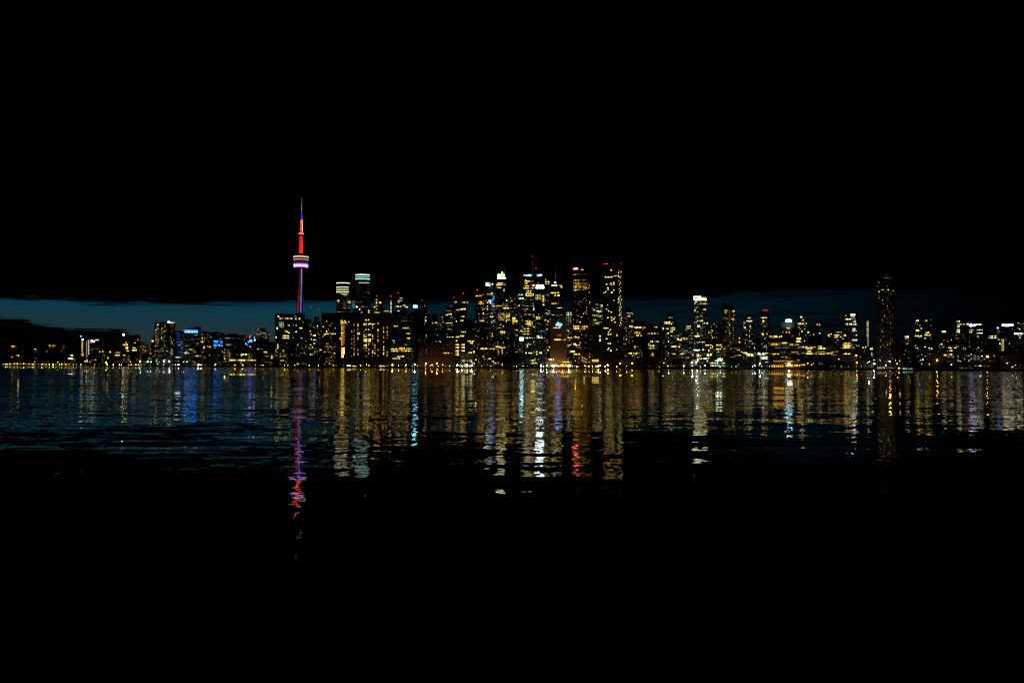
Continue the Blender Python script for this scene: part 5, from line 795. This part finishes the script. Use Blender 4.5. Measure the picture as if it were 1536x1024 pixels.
def water():
    m, nt = mat('lake_water')
    tc = nd(nt, 'ShaderNodeTexCoord')
    def layer(sx, sy, rot, amp_x, amp_y, detail, seed, dist=0.0, rough=.5, steep=0):
        mp = nd(nt, 'ShaderNodeMapping'); mp.inputs['Scale'].default_value = (sx, sy, 1); mp.inputs['Rotation'].default_value = (0, 0, rot); mp.inputs['Location'].default_value = (seed, seed * 1.7, 0)
        nt.links.new(tc.outputs['Object'], mp.inputs['Vector'])
        no = nd(nt, 'ShaderNodeTexNoise'); no.noise_dimensions = '2D'; no.inputs['Scale'].default_value = 1; no.inputs['Detail'].default_value = detail; no.inputs['Distortion'].default_value = dist; no.inputs['Roughness'].default_value = rough
        nt.links.new(mp.outputs[0], no.inputs['Vector'])
        sb_ = nd(nt, 'ShaderNodeVectorMath', operation='SUBTRACT'); nt.links.new(no.outputs['Color'], sb_.inputs[0]); sb_.inputs[1].default_value = (.5, .5, .5)
        ml = nd(nt, 'ShaderNodeVectorMath', operation='MULTIPLY'); nt.links.new(sb_.outputs[0], ml.inputs[0]); ml.inputs[1].default_value = (amp_x, amp_y, 0)
        if not steep: return ml.outputs[0]
        # short wind waves show their steep southern faces; the backs are hidden at this grazing angle
        sp = nd(nt, 'ShaderNodeSeparateXYZ'); nt.links.new(ml.outputs[0], sp.inputs[0]); cb = nd(nt, 'ShaderNodeCombineXYZ')
        nt.links.new(sp.outputs[0], cb.inputs[0]); nt.links.new(math_n(nt, 'MULTIPLY_ADD', math_n(nt, 'ABSOLUTE', sp.outputs[1]), -.22, math_n(nt, 'MULTIPLY', sp.outputs[1], .78)), cb.inputs[1])
        return cb.outputs[0]
    L = [layer(*a) for a in WAVES]
    # calm and ruffled patches
    mp = nd(nt, 'ShaderNodeMapping'); mp.inputs['Scale'].default_value = (1 / 160, 1 / 28, 1); nt.links.new(tc.outputs['Object'], mp.inputs['Vector'])
    no = nd(nt, 'ShaderNodeTexNoise'); no.noise_dimensions = '2D'; no.inputs['Scale'].default_value = 1; no.inputs['Detail'].default_value = 2; nt.links.new(mp.outputs[0], no.inputs['Vector'])
    mr = nd(nt, 'ShaderNodeMapRange'); nt.links.new(no.outputs['Fac'], mr.inputs[0]); mr.inputs[1].default_value = .35; mr.inputs[2].default_value = .65; mr.inputs[3].default_value = .75; mr.inputs[4].default_value = 1.25
    # the lee of the near island is calm; further out the breeze roughens the lake
    sy_ = nd(nt, 'ShaderNodeSeparateXYZ'); nt.links.new(tc.outputs['Object'], sy_.inputs[0])
    far_ = nd(nt, 'ShaderNodeMapRange'); nt.links.new(sy_.outputs[1], far_.inputs[0]); far_.inputs[1].default_value = 22; far_.inputs[2].default_value = 160; far_.inputs[3].default_value = .85; far_.inputs[4].default_value = 2.0
    amp = math_n(nt, 'MULTIPLY', mr.outputs[0], far_.outputs[0])
    s = L[0]
    for l in L[1:]:
        ad = nd(nt, 'ShaderNodeVectorMath', operation='ADD'); nt.links.new(s, ad.inputs[0]); nt.links.new(l, ad.inputs[1]); s = ad.outputs[0]
    sc_n = nd(nt, 'ShaderNodeVectorMath', operation='SCALE'); nt.links.new(s, sc_n.inputs[0]); nt.links.new(amp, sc_n.inputs['Scale'])
    ad = nd(nt, 'ShaderNodeVectorMath', operation='ADD'); nt.links.new(sc_n.outputs[0], ad.inputs[0]); ad.inputs[1].default_value = (0, 0, 1)
    nm = nd(nt, 'ShaderNodeVectorMath', operation='NORMALIZE'); nt.links.new(ad.outputs[0], nm.inputs[0])
    b = nd(nt, 'ShaderNodeBsdfPrincipled'); o = nd(nt, 'ShaderNodeOutputMaterial')
    b.inputs['Base Color'].default_value = (.0015, .004, .005, 1); b.inputs['Roughness'].default_value = .0; b.inputs['IOR'].default_value = 1.333
    nt.links.new(nm.outputs[0], b.inputs['Normal']); nt.links.new(b.outputs[0], o.inputs[0])
    w = MB(); w.v += [(-30000, -400, 0), (30000, -400, 0), (30000, 14000, 0), (-30000, 14000, 0)]; w.f.append((0, 1, 2, 3))
    wo = w.build('water', m); wo['kind'] = 'structure'
# cycles per metre across and along, turn, slope across, slope along, detail, offset
WAVES = [(1 / 20, 1 / 6.5, .12, .006, .046, 1.5, 3.1, .3, .5, 0),
         (1 / 7, 1 / 2.2, -.08, .014, .046, 1.5, 5.9, .3, .5, 0),
         (1 / 1.5, 1 / .95, -.10, .066, .074, 2, 7.7, .2, .55, 1),
         (1 / .36, 1 / .22, .2, .035, .046, 1, 1.3, 0, .5, 1)]
water()

# ------------------------------------------------------------- the evening sky
w = bpy.data.worlds.new('World'); sc.world = w; w.use_nodes = True; nt = w.node_tree; nt.nodes.clear()
tc = nd(nt, 'ShaderNodeTexCoord'); sep = nd(nt, 'ShaderNodeSeparateXYZ'); nt.links.new(tc.outputs['Generated'], sep.inputs[0])
A_ = math_n(nt, 'ARCTAN2', sep.outputs[0], sep.outputs[1])                       # azimuth, radians
E_ = math_n(nt, 'MULTIPLY', math_n(nt, 'ARCSINE', sep.outputs[2]), 1290)        # elevation, in 1/1290 radian
t = math_n(nt, 'DIVIDE', math_n(nt, 'ADD', A_, .62), 1.24, clamp=True)
def azt(x): return (math.atan((x - 768) / F) + .62) / 1.24
def curve(stops, scale):
    r = nd(nt, 'ShaderNodeValToRGB'); e = r.color_ramp.elements
    while len(e) > 1: e.remove(e[-1])
    for i, (x, v) in enumerate(stops):
        q_ = e[0] if i == 0 else e.new(azt(x)); q_.position = azt(x); q_.color = (v / scale, v / scale, v / scale, 1)
    nt.links.new(t, r.inputs[0]); return math_n(nt, 'MULTIPLY', r.outputs[0], scale)
def cosx(x): return math.cos(math.atan((x - 768) / F))
def ev(x, y): return (547 + .0046 * x - y) * cosx(x)
edge = curve([(x, ev(x, y)) for x, y in ((0, 445.5), (60, 448), (130, 452), (220, 454.5), (350, 454.5), (480, 452.5), (620, 452), (760, 452), (930, 447), (1040, 443), (1120, 437.5), (1230, 434), (1330, 433), (1536, 440))], 200)
soft = curve([(0, 5), (480, 5.5), (650, 10), (950, 9), (1200, 6), (1536, 10)], 20)
power = curve([(0, .88), (430, .88), (510, .72), (600, .34), (680, .26), (760, .3), (830, .12), (950, .15), (1100, .18), (1200, .14), (1300, .08), (1400, .035), (1536, .008)], 1)
low = curve([(0, ev(0, 479)), (38, ev(38, 480)), (52, ev(52, 487)), (85, ev(85, 488.5)), (100, ev(100, 492.5)), (165, ev(165, 493)), (188, ev(188, 496)), (200, ev(200, 505)), (228, ev(228, 523)), (300, 0), (1536, 0)], 200)
def noise(sx, sy, det, seed):
    cb = nd(nt, 'ShaderNodeCombineXYZ'); nt.links.new(math_n(nt, 'MULTIPLY_ADD', A_, sx, seed), cb.inputs[0]); nt.links.new(math_n(nt, 'MULTIPLY', E_, sy), cb.inputs[1])
    n_ = nd(nt, 'ShaderNodeTexNoise'); n_.noise_dimensions = '2D'; n_.inputs['Scale'].default_value = 1; n_.inputs['Detail'].default_value = det; nt.links.new(cb.outputs[0], n_.inputs['Vector'])
    return math_n(nt, 'SUBTRACT', n_.outputs['Fac'], .5)
nA = noise(14, .07, 5, 2.0); nB = noise(40, .25, 4, 9.0); nC = noise(9, .16, 3, 5.0)
def smooth(v, a, b):
    mr = nd(nt, 'ShaderNodeMapRange', interpolation_type='SMOOTHSTEP'); nt.links.new(v, mr.inputs[0])
    for i, x in enumerate((a, b, 0, 1)):
        if hasattr(x, 'links'): nt.links.new(x, mr.inputs[1 + i])
        else: mr.inputs[1 + i].default_value = x
    return mr.outputs[0]
# the upper cloud deck hides everything above its ragged edge
d = math_n(nt, 'SUBTRACT', edge, math_n(nt, 'ADD', E_, math_n(nt, 'MULTIPLY', nA, 16)))
d = math_n(nt, 'ADD', d, math_n(nt, 'MULTIPLY', nB, 8))
d = math_n(nt, 'ADD', d, math_n(nt, 'MULTIPLY', noise(11, .5, 4, 12.0), 12))
open_ = smooth(math_n(nt, 'DIVIDE', d, soft), -.4, 1.0)
# the low bank on the left
d2 = math_n(nt, 'SUBTRACT', E_, math_n(nt, 'ADD', low, math_n(nt, 'MULTIPLY', nB, 7)))
clear = smooth(math_n(nt, 'ADD', d2, math_n(nt, 'MULTIPLY', noise(9, .6, 3, 4.4), 20)), -.8, 1.2)
clear = math_n(nt, 'MULTIPLY_ADD', clear, .985, .015)
# thin dark streaks on the right
st = smooth(nC, -.02, .16); st = math_n(nt, 'MULTIPLY', st, smooth(A_, 0.0, .25)); st = math_n(nt, 'SUBTRACT', 1, math_n(nt, 'MULTIPLY', st, .5))
ramp = nd(nt, 'ShaderNodeValToRGB'); e = ramp.color_ramp.elements
nt.links.new(math_n(nt, 'DIVIDE', E_, 130, clamp=True), ramp.inputs[0])
def lin(c): return tuple(((v / 255 + .055) / 1.055) ** 2.4 if v > 10 else v / 255 / 12.92 for v in c)
S = [(0, (44, 50, 54)), (.3, (40, 53, 60)), (.45, (26, 56, 66)), (.6, (15, 59, 74)), (.75, (6, 56, 76)), (1, (2, 44, 62))]
e[0].position = 0; e[0].color = (*lin(S[0][1]), 1); e[1].position = 1; e[1].color = (*lin(S[-1][1]), 1)
for p_, c in S[1:-1]: x = e.new(p_); x.color = (*lin(c), 1)
k = math_n(nt, 'MULTIPLY', math_n(nt, 'MULTIPLY', open_, clear), math_n(nt, 'MULTIPLY', power, st))
# only towards the city is the sky still lit; below the horizon nothing
k = math_n(nt, 'MULTIPLY', k, smooth(math_n(nt, 'ABSOLUTE', A_), 1.2, .7))
bg = nd(nt, 'ShaderNodeBackground'); out = nd(nt, 'ShaderNodeOutputWorld')
nt.links.new(ramp.outputs[0], bg.inputs[0]); nt.links.new(k, bg.inputs[1]); nt.links.new(bg.outputs[0], out.inputs[0])
w.cycles.sampling_method = 'MANUAL'; w.cycles.sample_map_resolution = 512
